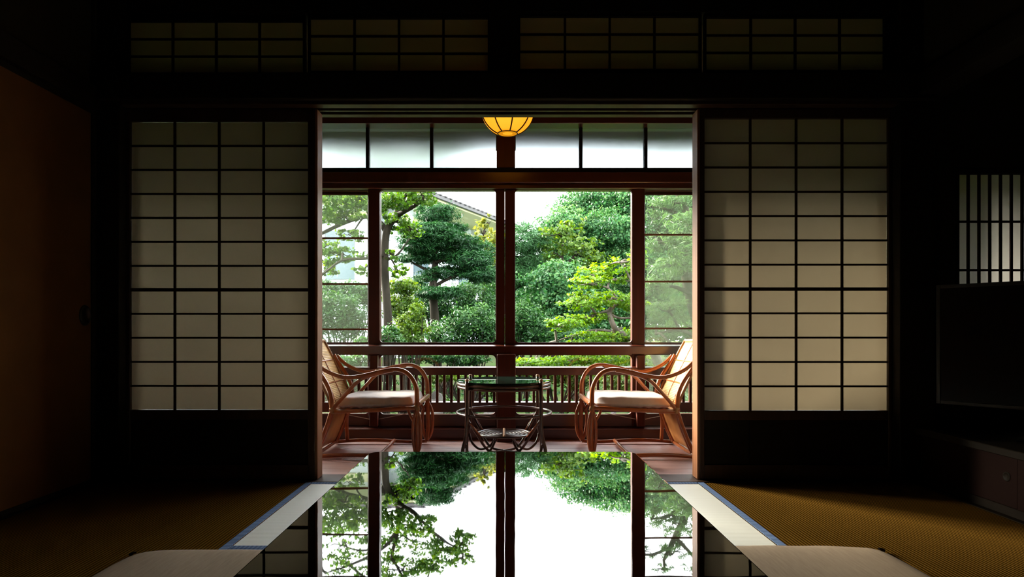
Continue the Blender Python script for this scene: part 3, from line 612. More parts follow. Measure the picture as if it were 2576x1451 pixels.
# ------------------------------------------------------------------ rattan armchairs
def armchair(s, label):
    """side frames at near and far depth; s = +1 faces left, -1 is the mirror image"""
    Yn, Yf = 3.52, 4.00
    dx0 = 0.0 if s > 0 else .005
    r = root('rattan_armchair', label, 'armchair', (s*.76+dx0, 3.76, 0), 'rattan armchairs facing each other on the veranda')
    def T(x, y, z): return (s*x+dx0, y, z)
    yc = (Yn+Yf)/2
    arm = [(.490, .020), (.482, .10), (.484, .20), (.487, .28), (.487, .335), (.492, .40), (.520, .455), (.560, .487), (.615, .497), (.69, .485), (.76, .468), (.83, .455), (.89, .455), (.95, .472), (1.01, .505), (1.06, .555)]
    for y in (Yn, Yf):
        o = -1 if y == Yn else 1
        nm = MB().tube([T(x, y+o*(.0 if i < 8 else .012*min(1, (i-8)/3)), z) for i, (x, z) in enumerate(arm)], [.0135]*5+[.0125]*3+[.0112]*8, 10, 5)
        nm.build('arm_hoop', M['rattan'], r)
        # leaf shaped side loops of the front leg
        for k in (-1, 1):
            wd = .019 if o < 0 else .030
            pts = [(.487+k*.006, .26), (.487+k*wd, .20), (.487+k*wd*1.05, .12), (.487+k*wd*.7, .06), (.492, .020)]
            MB().tube([T(x, y+o*.004, z) for x, z in pts], .0095, 8, 5).build('leg_loop', M['rattan'], r)
        MB().tube([T(.62, y, .492), T(.70, y, .475), T(.80, y, .44), T(.88, y, .36), T(.955, y, .27), T(.985, y, .19), T(1.02, y, .10), T(1.06, y, .015)], .0105, 8, 5).build('rear_brace', M['rattan'], r)
        MB().tube([T(1.075, y, .56), T(1.04, y, .50), T(.985, y, .415), T(.960, y, .34), T(.962, y, .265)], .0125, 8, 5).build('back_stay', M['rattan'], r)
        MB().tube([T(.490, y, .018), T(.60, y, .014), T(.78, y, .022), T(.93, y, .022), T(1.065, y, .012)], .0108, 10, 5).build('runner', M['rattan'], r)
        MB().tube([T(.487, y, .285), T(.70, y, .272), T(.96, y, .262)], .0115, 8, 4).build('seat_rail', M['rattan'], r)
        if o > 0: MB().tube([T(.985, y, .27), T(.995, y, .14), T(.99, y, .02)], .012, 8, 3).build('rear_leg', M['rattan'], r)
        MB().tube([T(.507, y+o*-.002, .285), T(.535, y, .27), T(.50, y, .20)], .008, 8, 4).build('corner_brace', M['rattan'], r)
        # pale cane bindings at the joints
        for x, z in ((.487, .285), (.955, .27), (.80, .452)):
            MB().tube([T(x-.004, y, z-.016), T(x, y, z), T(x+.004, y, z+.016)], .0145, 10, 1).build('cane_binding', M['wrap'], r)
    for x, z, rad in ((.484, .305, .015), (.70, .272, .011), (.958, .262, .012), (.695, .022, .011), (1.055, .020, .010)):
        MB().tube([T(x, Yn, z), T(x, yc, z-.003), T(x, Yf, z)], rad, 8, 4).build('cross_bar', M['rattan'], r)
    # seat deck of cane slats
    for i in range(9):
        x = .52+i*.05; MB().box(min(s*x, s*(x+.03))+dx0, max(s*x, s*(x+.03))+dx0, Yn+.01, Yf-.01, .268, .276, .001).build('seat_slat', M['rattan'], r)
    # back sheet: woven cane, curving down and continuing to the floor behind
    prof = [(.965, .285), (.985, .345), (1.02, .42), (1.065, .51), (1.105, .59), (1.135, .645)]
    low = [(.965, .285), (.975, .225), (1.00, .15), (1.03, .075), (1.055, .025)]
    def sheet(pf, yin0, yin1, th):
        mb = MB(); n = 8; q = []
        for i in range(len(pf)):
            for j in range(n+1):
                u = j/n; y = Yn+yin0+(Yf-Yn-yin0-yin1)*u; bow = .018*math.sin(math.pi*u)
                q.append((pf[i][0]+bow, y, pf[i][1]))
        m_ = len(q)
        mb.v = [T(x, y, z) for x, y, z in q]+[T(x+th, y, z-th*.4) for x, y, z in q]
        for i in range(len(pf)-1):
            for j in range(n):
                a = i*(n+1)+j; f_ = [a, a+1, a+n+2, a+n+1]; mb.f += [f_, [m_+t for t in f_[::-1]]]; mb.sm += [True, True]
        L_ = len(pf)-1
        for j in range(n):
            mb.f += [[j, j+1, m_+j+1, m_+j], [L_*(n+1)+j, L_*(n+1)+j+1, m_+L_*(n+1)+j+1, m_+L_*(n+1)+j]]; mb.sm += [False, False]
        for i in range(L_):
            for e in (0, n): a = i*(n+1)+e; mb.f.append([a, a+n+1, m_+a+n+1, m_+a]); mb.sm.append(False)
        return mb
    sheet(prof, .012, .012, .006).build('woven_back', M['weave'], r)
    sheet(low, .05, .05, .006).build('woven_skirt', M['weave2'], r)
    for y in (Yn+.010, Yf-.010):
        MB().tube([T(x-.002, y, z) for x, z in prof], .009, 8, 4).build('back_frame', M['wrap'], r)
    for y in (Yn+.05, Yf-.05):
        MB().tube([T(x, y, z) for x, z in low], .009, 8, 4).build('skirt_frame', M['rattan'], r)
    MB().tube([T(1.137, Yn+.006, .647), T(1.155, yc, .652), T(1.137, Yf-.006, .647)], .010, 8, 6).build('back_top_rail', M['wrap'], r)
    for (x, z) in ((1.012, .405), (1.075, .53)):
        MB().tube([T(x-.003, Yn+.012, z), T(x+.014, yc, z), T(x-.003, Yf-.012, z)], .0035, 6, 5).build('back_batten', M['rattan'], r)
    for yy in (Yn+.17, Yn+.32):
        MB().tube([T(x+.012, yy, z) for x, z in prof], .0022, 6, 2).build('back_seam', M['rattan'], r)
    # loose seat cushion lies on the deck
    a, b = (.50, .945) if s > 0 else (-.945, -.50)
    c = pillow(a+dx0, b+dx0, Yn+.022, Yf-.022, .277, .346, 36, seed=11+s, pw=14, skew=-.004*s).build('seat_cushion', M['cushion'])
    tag(c, 'plump cream seat cushion on the '+('right' if s > 0 else 'left')+' rattan armchair', 'cushion', 'seat cushions on the rattan armchairs')
    return r
armchair(1, 'curved rattan armchair right of the glass table, its woven back lit bright')
armchair(-1, 'curved rattan armchair left of the glass table, its woven back in shade')
# ------------------------------------------------------------------ rattan side table
gt = root('glass_table', 'round dark rattan side table with glass top between the armchairs', 'table', (0, 3.61, 0))
gc = Vector((0.0, 3.61)); GR = .265; GZ = .432
def ring(name, rad, z, th, m, n=40, parent=gt): return MB().tube([(gc.x+rad*math.cos(2*math.pi*i/n), gc.y+rad*math.sin(2*math.pi*i/n), z) for i in range(n)], th, 8, 1, closed=True).build(name, m, parent)
M['table_glass'] = mat('dark_green_glass', (0.006, 0.022, 0.016), 0.02, 0.6, ior=1.9)
MB().lathe([(0, -.010), (GR-.002, -.010), (GR, -.008), (GR, -.002), (GR-.002, 0), (0, 0)], (gc.x, gc.y, GZ), 56, False).build('glass_top', M['table_glass'], gt)
ring('rim_hoop', GR-.006, GZ-.019, .0085, M['rattan_dark']); ring('rim_hoop', GR-.008, GZ-.037, .0085, M['rattan_dark'])
ring('middle_hoop', GR+.002, .250, .0065, M['rattan_dark']); ring('tray_hoop', .150, .128, .006, M['rattan_dark'])
for rad in (.02, .042, .064, .086, .108, .130): ring('tray_coil', rad, .126, .0042, M['rattan_dark'], 30)
MB().tube([(gc.x, gc.y-.15, .133), (gc.x, gc.y, .131), (gc.x, gc.y+.15, .133)], .007, 8, 2, flat=.5).build('tray_band', M['wrap'], gt)
MB().tube([(gc.x-.15, gc.y, .122), (gc.x+.15, gc.y, .122)], .005, 8, 1).build('tray_stretcher', M['rattan_dark'], gt)
for sx in (-1, 1):
    for sy in (-1, 1):
        bx_, by_ = gc.x+sx*.200, gc.y+sy*.183
        MB().tube([(bx_, by_, GZ+.010), (bx_, by_, .25), (bx_+sx*.006, by_, .14), (bx_+sx*.022, by_+sy*.004, .07), (bx_+sx*.022, by_+sy*.004, 0)], .0098, 10, 5).build('leg', M['rattan_dark'], gt)
        MB().lathe([(0, .018), (.008, .016), (.011, .010), (.0098, .004)], (bx_, by_, GZ+.002), 12).build('leg_cap', M['wrap'], gt)
        MB().tube([(bx_, by_, .235), (bx_-sx*.055, by_-sy*.05, .14), (bx_-sx*.09, by_-sy*.085, .075), (bx_-sx*.13, by_-sy*.12, .035), (gc.x, gc.y, .030)], .0075, 8, 5).build('inner_brace', M['rattan_dark'], gt)
        MB().tube([(bx_+sx*.008, by_, .10), (bx_-sx*.01, by_-sy*.01, .045), (bx_-sx*.06, by_-sy*.05, .014), (bx_-sx*.12, by_-sy*.10, .045), (bx_-sx*.15, by_-sy*.125, .095)], .0072, 8, 5).build('foot_loop', M['rattan_dark'], gt)
        MB().tube([(bx_-sx*.02, by_+.0, .21), (bx_-sx*.075, by_-sy*.06, .128)], .004, 6, 1).build('tray_stay', M['rattan'], gt)
# ------------------------------------------------------------------ alcove cabinet and television
cb = root('alcove_cabinet', 'low dark alcove cabinet with reddish sliding doors under the television', 'cabinet', (2.3, 2.1, 0))
cy0, cy1, czt = 1.24, 2.97, .262
box('cabinet_top', M['black_wood'], 1.905, 2.775, cy0, cy1, czt-.03, czt, cb, .003)
box('plinth', M['black_wood'], 1.935, 2.77, cy0+.002, cy1-.002, 0, .035, cb)
box('carcass', M['black_wood'], 1.95, 2.77, cy0+.004, cy1-.004, .035, czt-.03, cb)
for i in range(3):
    a = cy0+.01+i*.572
    d = box('cabinet_door', M['cab_door'], 1.932-.006*(i % 2)+.0, 1.950-.006*(i % 2), a, a+.566, .037, czt-.032, cb, .002)
    mb = MB().lathe([(0, 0), (.014, 0), (.017, .003), (.019, 0)], n=14); mb.v = [(1.931-.006*(i % 2)-v[2], a+.05+v[0], .15+v[1]) for v in mb.v]; mb.build('finger_pull', M['black_wood'], d)
tv = root('television', 'black flat television angled toward the room on the alcove cabinet', 'television', (2.24, 2.48, czt))
tv['rot'] = 1
TP = Vector((1.936, 2.85, 0)); TD = Vector((.60, -.80, 0)).normalized(); TN = Vector((-.80, -.60, 0))
TWd, TB, TT = 1.00, .385, .915
def tbox(name, u0, u1, d0, d1, z0, z1, m, bev=.002):
    mb = MB().box(u0, u1, d0, d1, z0, z1, bev)
    mb.v = [tuple(TP+TD*v[0]-TN*v[1]+Vector((0, 0, v[2]))-tv.location) for v in mb.v]
    o = mb.build(name, m); o.parent = tv; return o
bz = .016
tbox('screen_panel', bz, TWd-bz, .004, .012, TB+bz, TT-bz, M['tv_screen'], 0)
tbox('bezel', 0, bz, 0, .03, TB, TT, M['tv_edge']); tbox('bezel', TWd-bz, TWd, 0, .03, TB, TT, M['tv_edge'])
tbox('bezel', bz, TWd-bz, 0, .03, TB, TB+bz, M['tv_edge']); tbox('bezel', bz, TWd-bz, 0, .03, TT-bz, TT, M['tv_edge'])
tbox('back_shell', .01, TWd-.01, .012, .055, TB+.01, TT-.01, M['tv'])
tbox('stand_neck', .44, .56, .02, .05, czt+.012, TB+.02, M['tv']); tbox('stand_base', .30, .70, -.05, .14, czt+.001, czt+.013, M['tv'])
# ------------------------------------------------------------------ the house's own eave
ev = root('eave', 'deep wooden roof eave of this house above the veranda windows', 'roof', (0, 4.8, 2.4), kind=STR)
MB().prism([(YW+.08, 2.52), (5.32, 2.30), (5.32, 2.33), (YW+.08, 2.55)], 'x', -5, 5).build('eave_board', M['own_eave'], ev)
for i in range(21): MB().prism([(YW+.08, 2.46), (5.29, 2.235), (5.29, 2.30), (YW+.08, 2.52)], 'x', -4.9+i*.48, -4.85+i*.48).build('rafter', M['own_eave'], ev)
box('fascia', M['own_eave'], -5, 5, 5.30, 5.34, 2.22, 2.36, ev)
wf = root('wall_outside', 'outer plaster wall of the house either side of the veranda', 'wall', (0, 4.25, 0), kind=STR)
for a, b in ((-5, -2.78), (2.86, 5)): box('wall_panel', M['sand_wall'], a, b, YW-.02, YW+.08, -.5, 2.5, wf)
box('roof_board', M['own_eave'], -5, 5, -1.8, YW+.08, 2.55, 2.60, wf)
box('foundation', M['stone'], -5, 5, YW-.02, YW+.08, -.5, -.04, wf)
GZD = -.50
# ------------------------------------------------------------------ garden
def ground():
    n = 70; vs = []; fs = []
    rnd = random.Random(3)
    for i in range(n+1):
        for j in range(n+1):
            x = -22+44*i/n; y = 4.3+(j/n)**1.4*40
            z = GZD+.10*math.sin(x*.9+1)*math.sin(y*.7)+(.05*math.sin(x*2.1+y*1.3))
            if y < 6: z = GZD
            z += max(0, min(1, (y-11)/5))*.45
            vs.append((x, y, z))
    for i in range(n):
        for j in range(n):
            a = i*(n+1)+j; fs.append([a, a+n+1, a+n+2, a+1])
    me = bpy.data.meshes.new('garden_ground'); me.from_pydata(vs, [], fs); me.polygons.foreach_set('use_smooth', [True]*len(fs)); me.materials.append(M['moss'])
    return tag(link('garden_ground', me), 'mossy garden ground rising gently beyond the veranda', 'ground', kind=STR)
ground()
def leaves(name, blobs, size, aspect, m, parent, seed, up=0.35, droop=0.0, tone_top=0.25, kinds=None):
    """blobs: (centre, radii, count). One rhombus per leaf, gathered in sprays; one object"""
    rg = np.random.default_rng(seed); C = []; Nn = []; TN_ = []
    for c, rad, n in blobs:
        n = int(n)
        if n < 1: continue
        ns = max(3, n//14)
        d = rg.normal(size=(ns, 3)); d /= np.linalg.norm(d, axis=1)[:, None]
        rr = rg.uniform(.45, 1.0, ns)**.6
        lump = 1+.22*np.sin(d[:, 0]*5+seed)*np.sin(d[:, 1]*6+1.3)+.15*np.sin(d[:, 2]*9+seed)
        sp = d*(rr*lump)[:, None]
        idx = rg.integers(0, ns, n)
        off = rg.normal(size=(n, 3))*.11
        p = (sp[idx]+off)*np.array(rad)+np.array(c)
        nrm = d[idx]*.7+rg.normal(size=(n, 3))*.55+np.array([0, 0, up])
        C.append(p); Nn.append(nrm)
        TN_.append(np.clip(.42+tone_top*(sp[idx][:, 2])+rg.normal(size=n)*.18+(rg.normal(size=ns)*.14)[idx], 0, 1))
    C = np.concatenate(C); Nn = np.concatenate(Nn); tn = np.concatenate(TN_)
    Nn /= np.linalg.norm(Nn, axis=1)[:, None]; n = len(C)
    t = rg.normal(size=(n, 3)); t[:, 2] -= droop; t -= Nn*(t*Nn).sum(1)[:, None]; t /= np.linalg.norm(t, axis=1)[:, None]+1e-9
    b = np.cross(Nn, t); s = size*rg.uniform(.65, 1.35, n)[:, None]
    V = np.empty((n, 4, 3)); V[:, 0] = C-t*s*.5; V[:, 1] = C+b*s*aspect*.5+Nn*s*.06; V[:, 2] = C+t*s*.5; V[:, 3] = C-b*s*aspect*.5+Nn*s*.06
    me = bpy.data.meshes.new(name); me.vertices.add(n*4); me.vertices.foreach_set('co', V.reshape(-1).astype(np.float32))
    me.loops.add(n*4); me.loops.foreach_set('vertex_index', np.arange(n*4, dtype=np.int32))
    me.polygons.add(n); me.polygons.foreach_set('loop_start', np.arange(0, n*4, 4, dtype=np.int32)); me.polygons.foreach_set('loop_total', np.full(n, 4, dtype=np.int32))
    me.update(calc_edges=True)
    at = me.attributes.new('tone', 'FLOAT', 'FACE'); at.data.foreach_set('value', tn.astype(np.float32))
    me.materials.append(m); o = link(name, me, parent); o['kind'] = 'stuff'; return o
def tree(name, label, cat, Y, trunk, rad, limbs, blobs, leaf, size, aspect, dens, seed, depth=.7, bark='bark', group=None, up=.35, droop=0, twigs=True, base=None):
    """trunk, limbs and blobs are given as seen directions at depth Y; blobs carry their own depth offset"""
    rnd = random.Random(seed)
    tp = [P(a, b, Y) for a, b in trunk]
    if base is not None: tp[0].z = base
    r = root(name, label, cat, (tp[0].x, Y, GZD), group)
    MB().tube([(p.x, p.y+rnd.uniform(-.05, .05), p.z) for p in tp], rad, 8, 4).build('trunk', M[bark], r)
    for lm, lr_ in limbs:
        pts = [P(a, b, Y+(rest[0] if rest else 0)) for a, b, *rest in lm]
        MB().tube(pts, lr_, 7, 4).build('limb', M[bark], r)
    bl = []; tw = MB()
    anchors = tp[1:]+[P(a, b, Y+(rest[0] if rest else 0)) for lm, _ in limbs for a, b, *rest in lm]
    for e in blobs:
        a, b, w_, h_ = e[:4]; dy = e[4] if len(e) > 4 else rnd.uniform(-depth, depth); k = e[5] if len(e) > 5 else 1.0
        c = P(a, b, Y+dy); rx = w_/2/F*Y; rz = h_/2/F*Y; ry = (rx*.8+rz*.2)
        bl.append((tuple(c), (rx*1.12, ry, rz*1.15), 3.0*dens*k*(rx*rz+rx*ry*.5)))
        if twigs:
            q = min(anchors, key=lambda p: (p-c).length+ (0.4 if p.z > c.z+.3 else 0))
            mid = (q+c)/2+Vector((rnd.uniform(-.05, .05), 0, rnd.uniform(-.02, .10)))
            tr_ = .012+.010*rx
            tw.tube([q, mid, c], [tr_*1.3, tr_, tr_*.5], 5, 4, cap=False)
            for _ in range(5):
                d = Vector((rnd.uniform(-1, 1)*rx, rnd.uniform(-1, 1)*ry, rnd.uniform(-.3, 1)*rz))*.85
                tw.tube([c*.7+mid*.3, c+d*.5+Vector((0, 0, -.02)), c+d], [tr_*.55, tr_*.4, tr_*.18], 4, 3, cap=False)
    if tw.v:
        t_ = tw.build('twigs', M[bark], r, fix=False); t_['kind'] = 'stuff'
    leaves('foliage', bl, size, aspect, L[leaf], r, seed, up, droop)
    return r
# the white building beyond
bd = root('neighbouring_building', 'white walled building with grey tiled roof beyond the trees at left', 'building', (-2.5, 15, GZD))
E0, E1 = P(1060, 474, 14.0), P(1262, 549, 18.0)
ed = (E1-E0); ed.z = 0; edn = ed.normalized(); en = Vector((-edn.y, edn.x, 0))          # en points away to the left/back
ez = E0.z
A_ = E0-edn*4.5; B_ = E0+edn*6.0
def bquad(name, pts, m, parent=bd): 
    mb = MB(); mb.v = [tuple(p) for p in pts]; n = len(pts)//2
    mb.f = [list(range(n)), list(range(n, 2*n))[::-1]]+[[i, (i+1) % n, n+(i+1) % n, n+i] for i in range(n)]; mb.sm = [False]*len(mb.f)
    return mb.build(name, m, parent)
def slab(name, a, b, o0, o1, z0, z1, m, parent=bd, lift=0.0):
    """a box along the eave line between offsets o0,o1 behind it; lift raises its rear edge"""
    q = [a+en*o0, b+en*o0, b+en*o1, a+en*o1]
    lo = [Vector((p.x, p.y, z0+(lift if k > 1 else 0))) for k, p in enumerate(q)]; hi = [Vector((p.x, p.y, z1+(lift if k > 1 else 0))) for k, p in enumerate(q)]
    return bquad(name, lo+hi, m, parent)
def wing(a0, b0, nv, skip):
    global en
    en = nv; L_ = (b0-a0).length; d_ = (b0-a0).normalized()
    slab('soffit', a0, b0, 0, 1.3, ez-.14, ez-.06, M['eave'])
    slab('roof', a0, b0, -.03, 4.5, ez-.05, ez+.00, M['tile'], lift=.5)
    slab('gutter', a0, b0, -.09, -.03, ez-.10, ez-.05, M['tile'])
    slab('wall', a0+d_*(1.2 if not skip else 0), b0-d_*(1.2 if skip else 0), 1.2, 4.0, GZD-.1, ez-.12, M['plaster'])
    n = int(L_/1.2)
    for k in range(n):
        a = a0+d_*(1.25+k*1.2) if not skip else b0-d_*(1.41+k*1.2)
        if (a-a0).length > L_-.3 or (a-b0).length > L_: continue
        slab('pilaster', a, a+d_*.16, 1.08, 1.2, GZD, ez-.14, M['plaster'])
        if k % 2 == 0 and k < n-1:
            o2 = -1.0 if skip else .34
            slab('window', a+d_*o2, a+d_*(o2+.66), 1.14, 1.2, ez-1.9, ez-.75, M['dark_glass'])
    slab('upper_band', a0+d_*(1.2 if not skip else 0), b0-d_*(1.2 if skip else 0), 1.12, 1.2, ez-.45, ez-.30, M['eave'])
    for k in range(int(L_/.25)):
        a = a0+d_*(k*.25); slab('roof_tile_row', a, a+d_*.10, -.06, 4.4, ez+.0, ez+.030, M['tile'], lift=.49)
wing(E0, B_, en, False)
wing(E0+Vector((-8.5, 0, 0)), E0, Vector((0, 1, 0)), True)
# tree A: spreading maple-like tree at left
tree('spreading_tree', 'tall light leaved tree with forked trunk behind the left clear window', 'tree', 8.5,
     [(972, 960), (976, 830), (969, 710), (968, 640), (974, 580), (990, 548), (1003, 515), (1000, 470), (985, 400)], [.066, .060, .054, .052, .050, .046, .036, .030, .018],
     [([(972, 585), (958, 562), (930, 545, .2), (880, 555, .3), (800, 592, .2), (750, 620, .2)], [.045, .038, .032, .03, .022, .012]),
      ([(994, 545), (1020, 530, -.2), (1050, 512, -.3), (1090, 470, -.3), (1150, 430, -.3)], [.040, .032, .026, .020, .010]),
      ([(970, 655), (1000, 640, .2), (1030, 600, .3)], [.022, .014, .008]),
      ([(968, 640), (920, 650, -.3), (860, 655, -.4), (810, 690, -.4), (760, 700, -.4)], [.026, .02, .016, .012, .006]),
      ([(1000, 470), (960, 420), (880, 380), (820, 360)], [.03, .024, .016, .008]),
      ([(985, 400), (1020, 350), (1080, 330)], [.02, .014, .006])],
     [(835, 505, 130, 50), (905, 498, 90, 44), (800, 540, 100, 40), (860, 545, 90, 30, 0, .7), (1000, 498, 80, 44), (1060, 492, 70, 40), (1000, 560, 70, 44), (1040, 580, 50, 30, 0, .7),
      (950, 520, 60, 50), (820, 620, 90, 36, 0, .7), (885, 590, 70, 26, 0, .7), (865, 640, 90, 36, 0, .8), (910, 680, 50, 28, 0, .6), (820, 675, 60, 40, 0, .8), (985, 640, 40, 30, 0, .6), (1000, 680, 50, 30, 0, .7),
      (860, 440, 150, 60, -.1, .16), (950, 425, 120, 60, .1, .28), (1045, 440, 100, 44, 0, .4), (1120, 425, 90, 44, -.3, .8), (1165, 455, 56, 30, -.3, .8), (1010, 375, 140, 40, 0, .6), (880, 380, 120, 40, .1, .28), (800, 410, 90, 50, 0, .12), (1085, 380, 70, 30, 0, .8), (940, 340, 120, 30, 0, .6), (1160, 400, 60, 26, -.3, .7)],
     'maple', .050, .62, 5200, 21, .55)
# tree B: clipped cloud pine
tree('cloud_pine', 'dark green clipped pine with layered pads left of the centre stiles', 'tree', 10.0,
     [(1098, 900), (1094, 800), (1090, 720), (1094, 660), (1092, 600), (1096, 545)], [.075, .07, .06, .05, .04, .025],
     [([(1092, 690), (1060, 672), (1035, 660)], [.03, .022, .012]), ([(1094, 660), (1140, 650), (1190, 665)], [.03, .022, .012]), ([(1093, 610), (1150, 590)], [.022, .012]),
      ([(1092, 720), (1130, 700), (1170, 690), (1225, 700)], [.03, .024, .02, .01])],
     [(1098, 540, 84, 50, 0, 1.5), (1072, 578, 110, 30, -.2, 1.5), (1140, 575, 70, 24, .2, 1.5), (1090, 600, 150, 32, -.1, 1.4), (1055, 618, 90, 30, -.2, 1.3), (1100, 640, 130, 34, .2, 1.3), (1165, 615, 80, 44, .1, 1.3),
      (1040, 650, 90, 24, 0, 1.1), (1180, 655, 100, 44, 0, 1.3), (1210, 690, 90, 34, 0, 1.3), (1120, 685, 100, 30, .1, 1.1), (1215, 640, 60, 60, .3, 1.2), (1100, 735, 110, 24, -.2, 1.4), (1075, 700, 60, 20, 0, .8)],
     'pine', .075, .15, 12000, 22, .3, up=.9)
tree('yellow_tree', 'yellowing small tree in front of the white building corner', 'tree', 11.4, [(1222, 900), (1220, 760), (1216, 650), (1218, 580)], [.06, .05, .04, .02], [],
     [(1215, 590, 60, 50, 0), (1228, 560, 40, 30, 0), (1205, 625, 50, 50, 0), (1240, 610, 46, 70, .2), (1222, 650, 60, 50, .2)], 'gold', .07, .6, 1500, 23)
tree('feathery_pine', 'soft light green pine behind the centre stiles', 'tree', 12.8, [(1262, 930), (1262, 760), (1265, 640), (1270, 570)], [.10, .08, .05, .02],
     [([(1264, 650), (1300, 610), (1335, 590)], [.03, .02, .01])],
     [(1250, 650, 90, 70, 0), (1235, 700, 100, 60, 0), (1325, 605, 110, 60, -.2), (1320, 650, 100, 60, .1), (1290, 690, 110, 60, 0), (1245, 610, 50, 40, 0), (1310, 572, 60, 30, 0, .7), (1340, 700, 90, 60, 0)], 'soft', .11, .11, 8000, 24, up=.8)
# tree E: big broadleaf behind
tree('broadleaf_tree', 'large rounded broadleaf tree filling the right clear window', 'tree', 15.0,
     [(1385, 900), (1385, 790), (1382, 720), (1372, 670), (1385, 620), (1420, 560)], [.20, .18, .14, .12, .09, .04],
     [([(1376, 690), (1350, 660), (1330, 640)], [.08, .06, .03]), ([(1380, 710), (1410, 680), (1440, 640), (1480, 590)], [.09, .07, .05, .03]), ([(1385, 780), (1450, 720), (1540, 660), (1600, 600)], [.10, .08, .06, .03])],
     [(1420, 570, 120, 70), (1470, 520, 130, 70), (1540, 500, 130, 70), (1610, 505, 130, 80), (1690, 500, 140, 70), (1760, 520, 120, 80), (1380, 600, 90, 60), (1440, 620, 140, 80), (1530, 580, 150, 80), (1620, 580, 140, 80), (1720, 590, 150, 90),
      (1400, 660, 100, 70), (1480, 680, 140, 80), (1570, 660, 150, 80), (1680, 670, 170, 90), (1400, 740, 120, 80), (1490, 760, 150, 80), (1590, 750, 160, 90), (1700, 760, 180, 100), (1345, 740, 90, 90), (1350, 800, 110, 80), (1405, 705, 110, 60, -3.3, 1.2), (1425, 760, 120, 64, -3.3, 1.2), (1400, 815, 110, 50, -3.3, 1.2), (1800, 620, 150, 120), (1820, 740, 150, 120)],
     'big', .062, .6, 6000, 25, .9)
tree('yellow_green_tree', 'sunlit yellow green tree crown left of the broadleaf crown', 'tree', 12.4, [(1420, 900), (1418, 760), (1412, 660), (1420, 600)], [.07, .06, .045, .02],
     [([(1414, 680), (1450, 640), (1480, 615)], [.05, .03, .015])],
     [(1400, 590, 90, 50, 0), (1440, 575, 70, 40, 0), (1450, 620, 100, 46, 0), (1395, 635, 70, 40, 0), (1480, 650, 90, 40, 0)], 'shrub_y', .07, .6, 1500, 28)
# tree F: bright layered tree near the right stile
tree('bright_maple', 'bright lime leaved layered tree reaching in from the right', 'tree', 8.0,
     [(1668, 980), (1650, 900), (1618, 862), (1560, 838), (1538, 810), (1535, 780), (1560, 760), (1600, 735)], [.07, .06, .050, .042, .036, .030, .022, .012],
     [([(1560, 838), (1500, 830), (1440, 845), (1400, 858)], [.022, .018, .012, .006]), ([(1536, 790), (1560, 800), (1620, 798)], [.02, .014, .008]), ([(1535, 780), (1500, 790), (1450, 805)], [.02, .014, .006]),
      ([(1560, 760), (1530, 725), (1490, 715)], [.018, .012, .006]), ([(1600, 735), (1580, 690), (1560, 660)], [.018, .012, .006])],
     [(1490, 690, 80, 36, 0), (1475, 712, 90, 26, -.2), (1515, 672, 50, 26, .1), (1570, 672, 80, 44, .1), (1600, 650, 60, 40, 0), (1545, 700, 60, 26, .1), (1590, 705, 60, 26, .2), (1480, 765, 110, 32, 0), (1540, 752, 100, 34, 0), (1600, 765, 70, 30, 0), (1460, 742, 50, 20, 0),
      (1435, 808, 90, 30, -.2), (1405, 820, 60, 24, -.2), (1490, 800, 80, 24, 0), (1500, 848, 120, 26, -.1), (1570, 842, 80, 32, 0), (1590, 870, 70, 30, 0), (1440, 868, 80, 18, .2), (1540, 900, 180, 30, .2), (1420, 905, 120, 22, .1), (1340, 912, 100, 18, .1)],
     'lime', .045, .62, 5000, 26, .3, bark='bark_pale', up=.8)
# tree G: pale pine through the right screen; its crown shows in the table's reflection
tree('pale_pine', 'pale green open pine seen hazily through the right end screen', 'tree', 7.4,
     [(1790, 1000), (1770, 860), (1740, 740), (1720, 650), (1730, 560), (1700, 470), (1670, 420)], [.09, .08, .07, .06, .05, .035, .02],
     [([(1740, 740), (1690, 720), (1640, 730), (1610, 725)], [.03, .02, .014, .006]), ([(1720, 650), (1680, 620), (1650, 600)], [.03, .02, .010]), ([(1730, 560), (1690, 530), (1640, 520)], [.03, .02, .010]),
      ([(1700, 470), (1740, 430), (1760, 390)], [.025, .018, .01]), ([(1690, 450), (1640, 430), (1600, 435)], [.02, .014, .006]), ([(1770, 860), (1710, 830), (1650, 840)], [.03, .02, .01])],
     [(1690, 505, 90, 40), (1650, 545, 50, 30), (1720, 560, 80, 50), (1660, 610, 70, 40), (1725, 620, 80, 60), (1690, 670, 110, 44), (1655, 720, 70, 36), (1720, 740, 90, 60), (1680, 780, 100, 44), (1730, 820, 90, 50), (1665, 835, 90, 36), (1700, 880, 110, 30),
      (1700, 440, 90, 30, 0, .5), (1620, 435, 60, 24, 0, .5), (1750, 400, 60, 30, 0, .5), (1660, 395, 60, 20, 0, .5), (1780, 480, 80, 60, 0, .6)],
     'pale', .085, .12, 6000, 27, .4, up=.6)
tree('added_shade_tree', 'tall dense evergreen tree added out of view left of the veranda to shade its left side', 'tree', 6.6,  # unseen tree, added to block the sun from the left half
     [(-20, 1120), (-20, 900), (-10, 600), (0, 300)], [.12, .11, .08, .03], [],
     [(-20, 560, 420, 200, 0), (-20, 330, 380, 180, 0), (-120, 440, 260, 200, 0), (90, 460, 240, 200, 0), (-10, 150, 260, 130, 0), (0, 720, 380, 140, 0)], 'big', .09, .6, 900, 31, base=GZD)
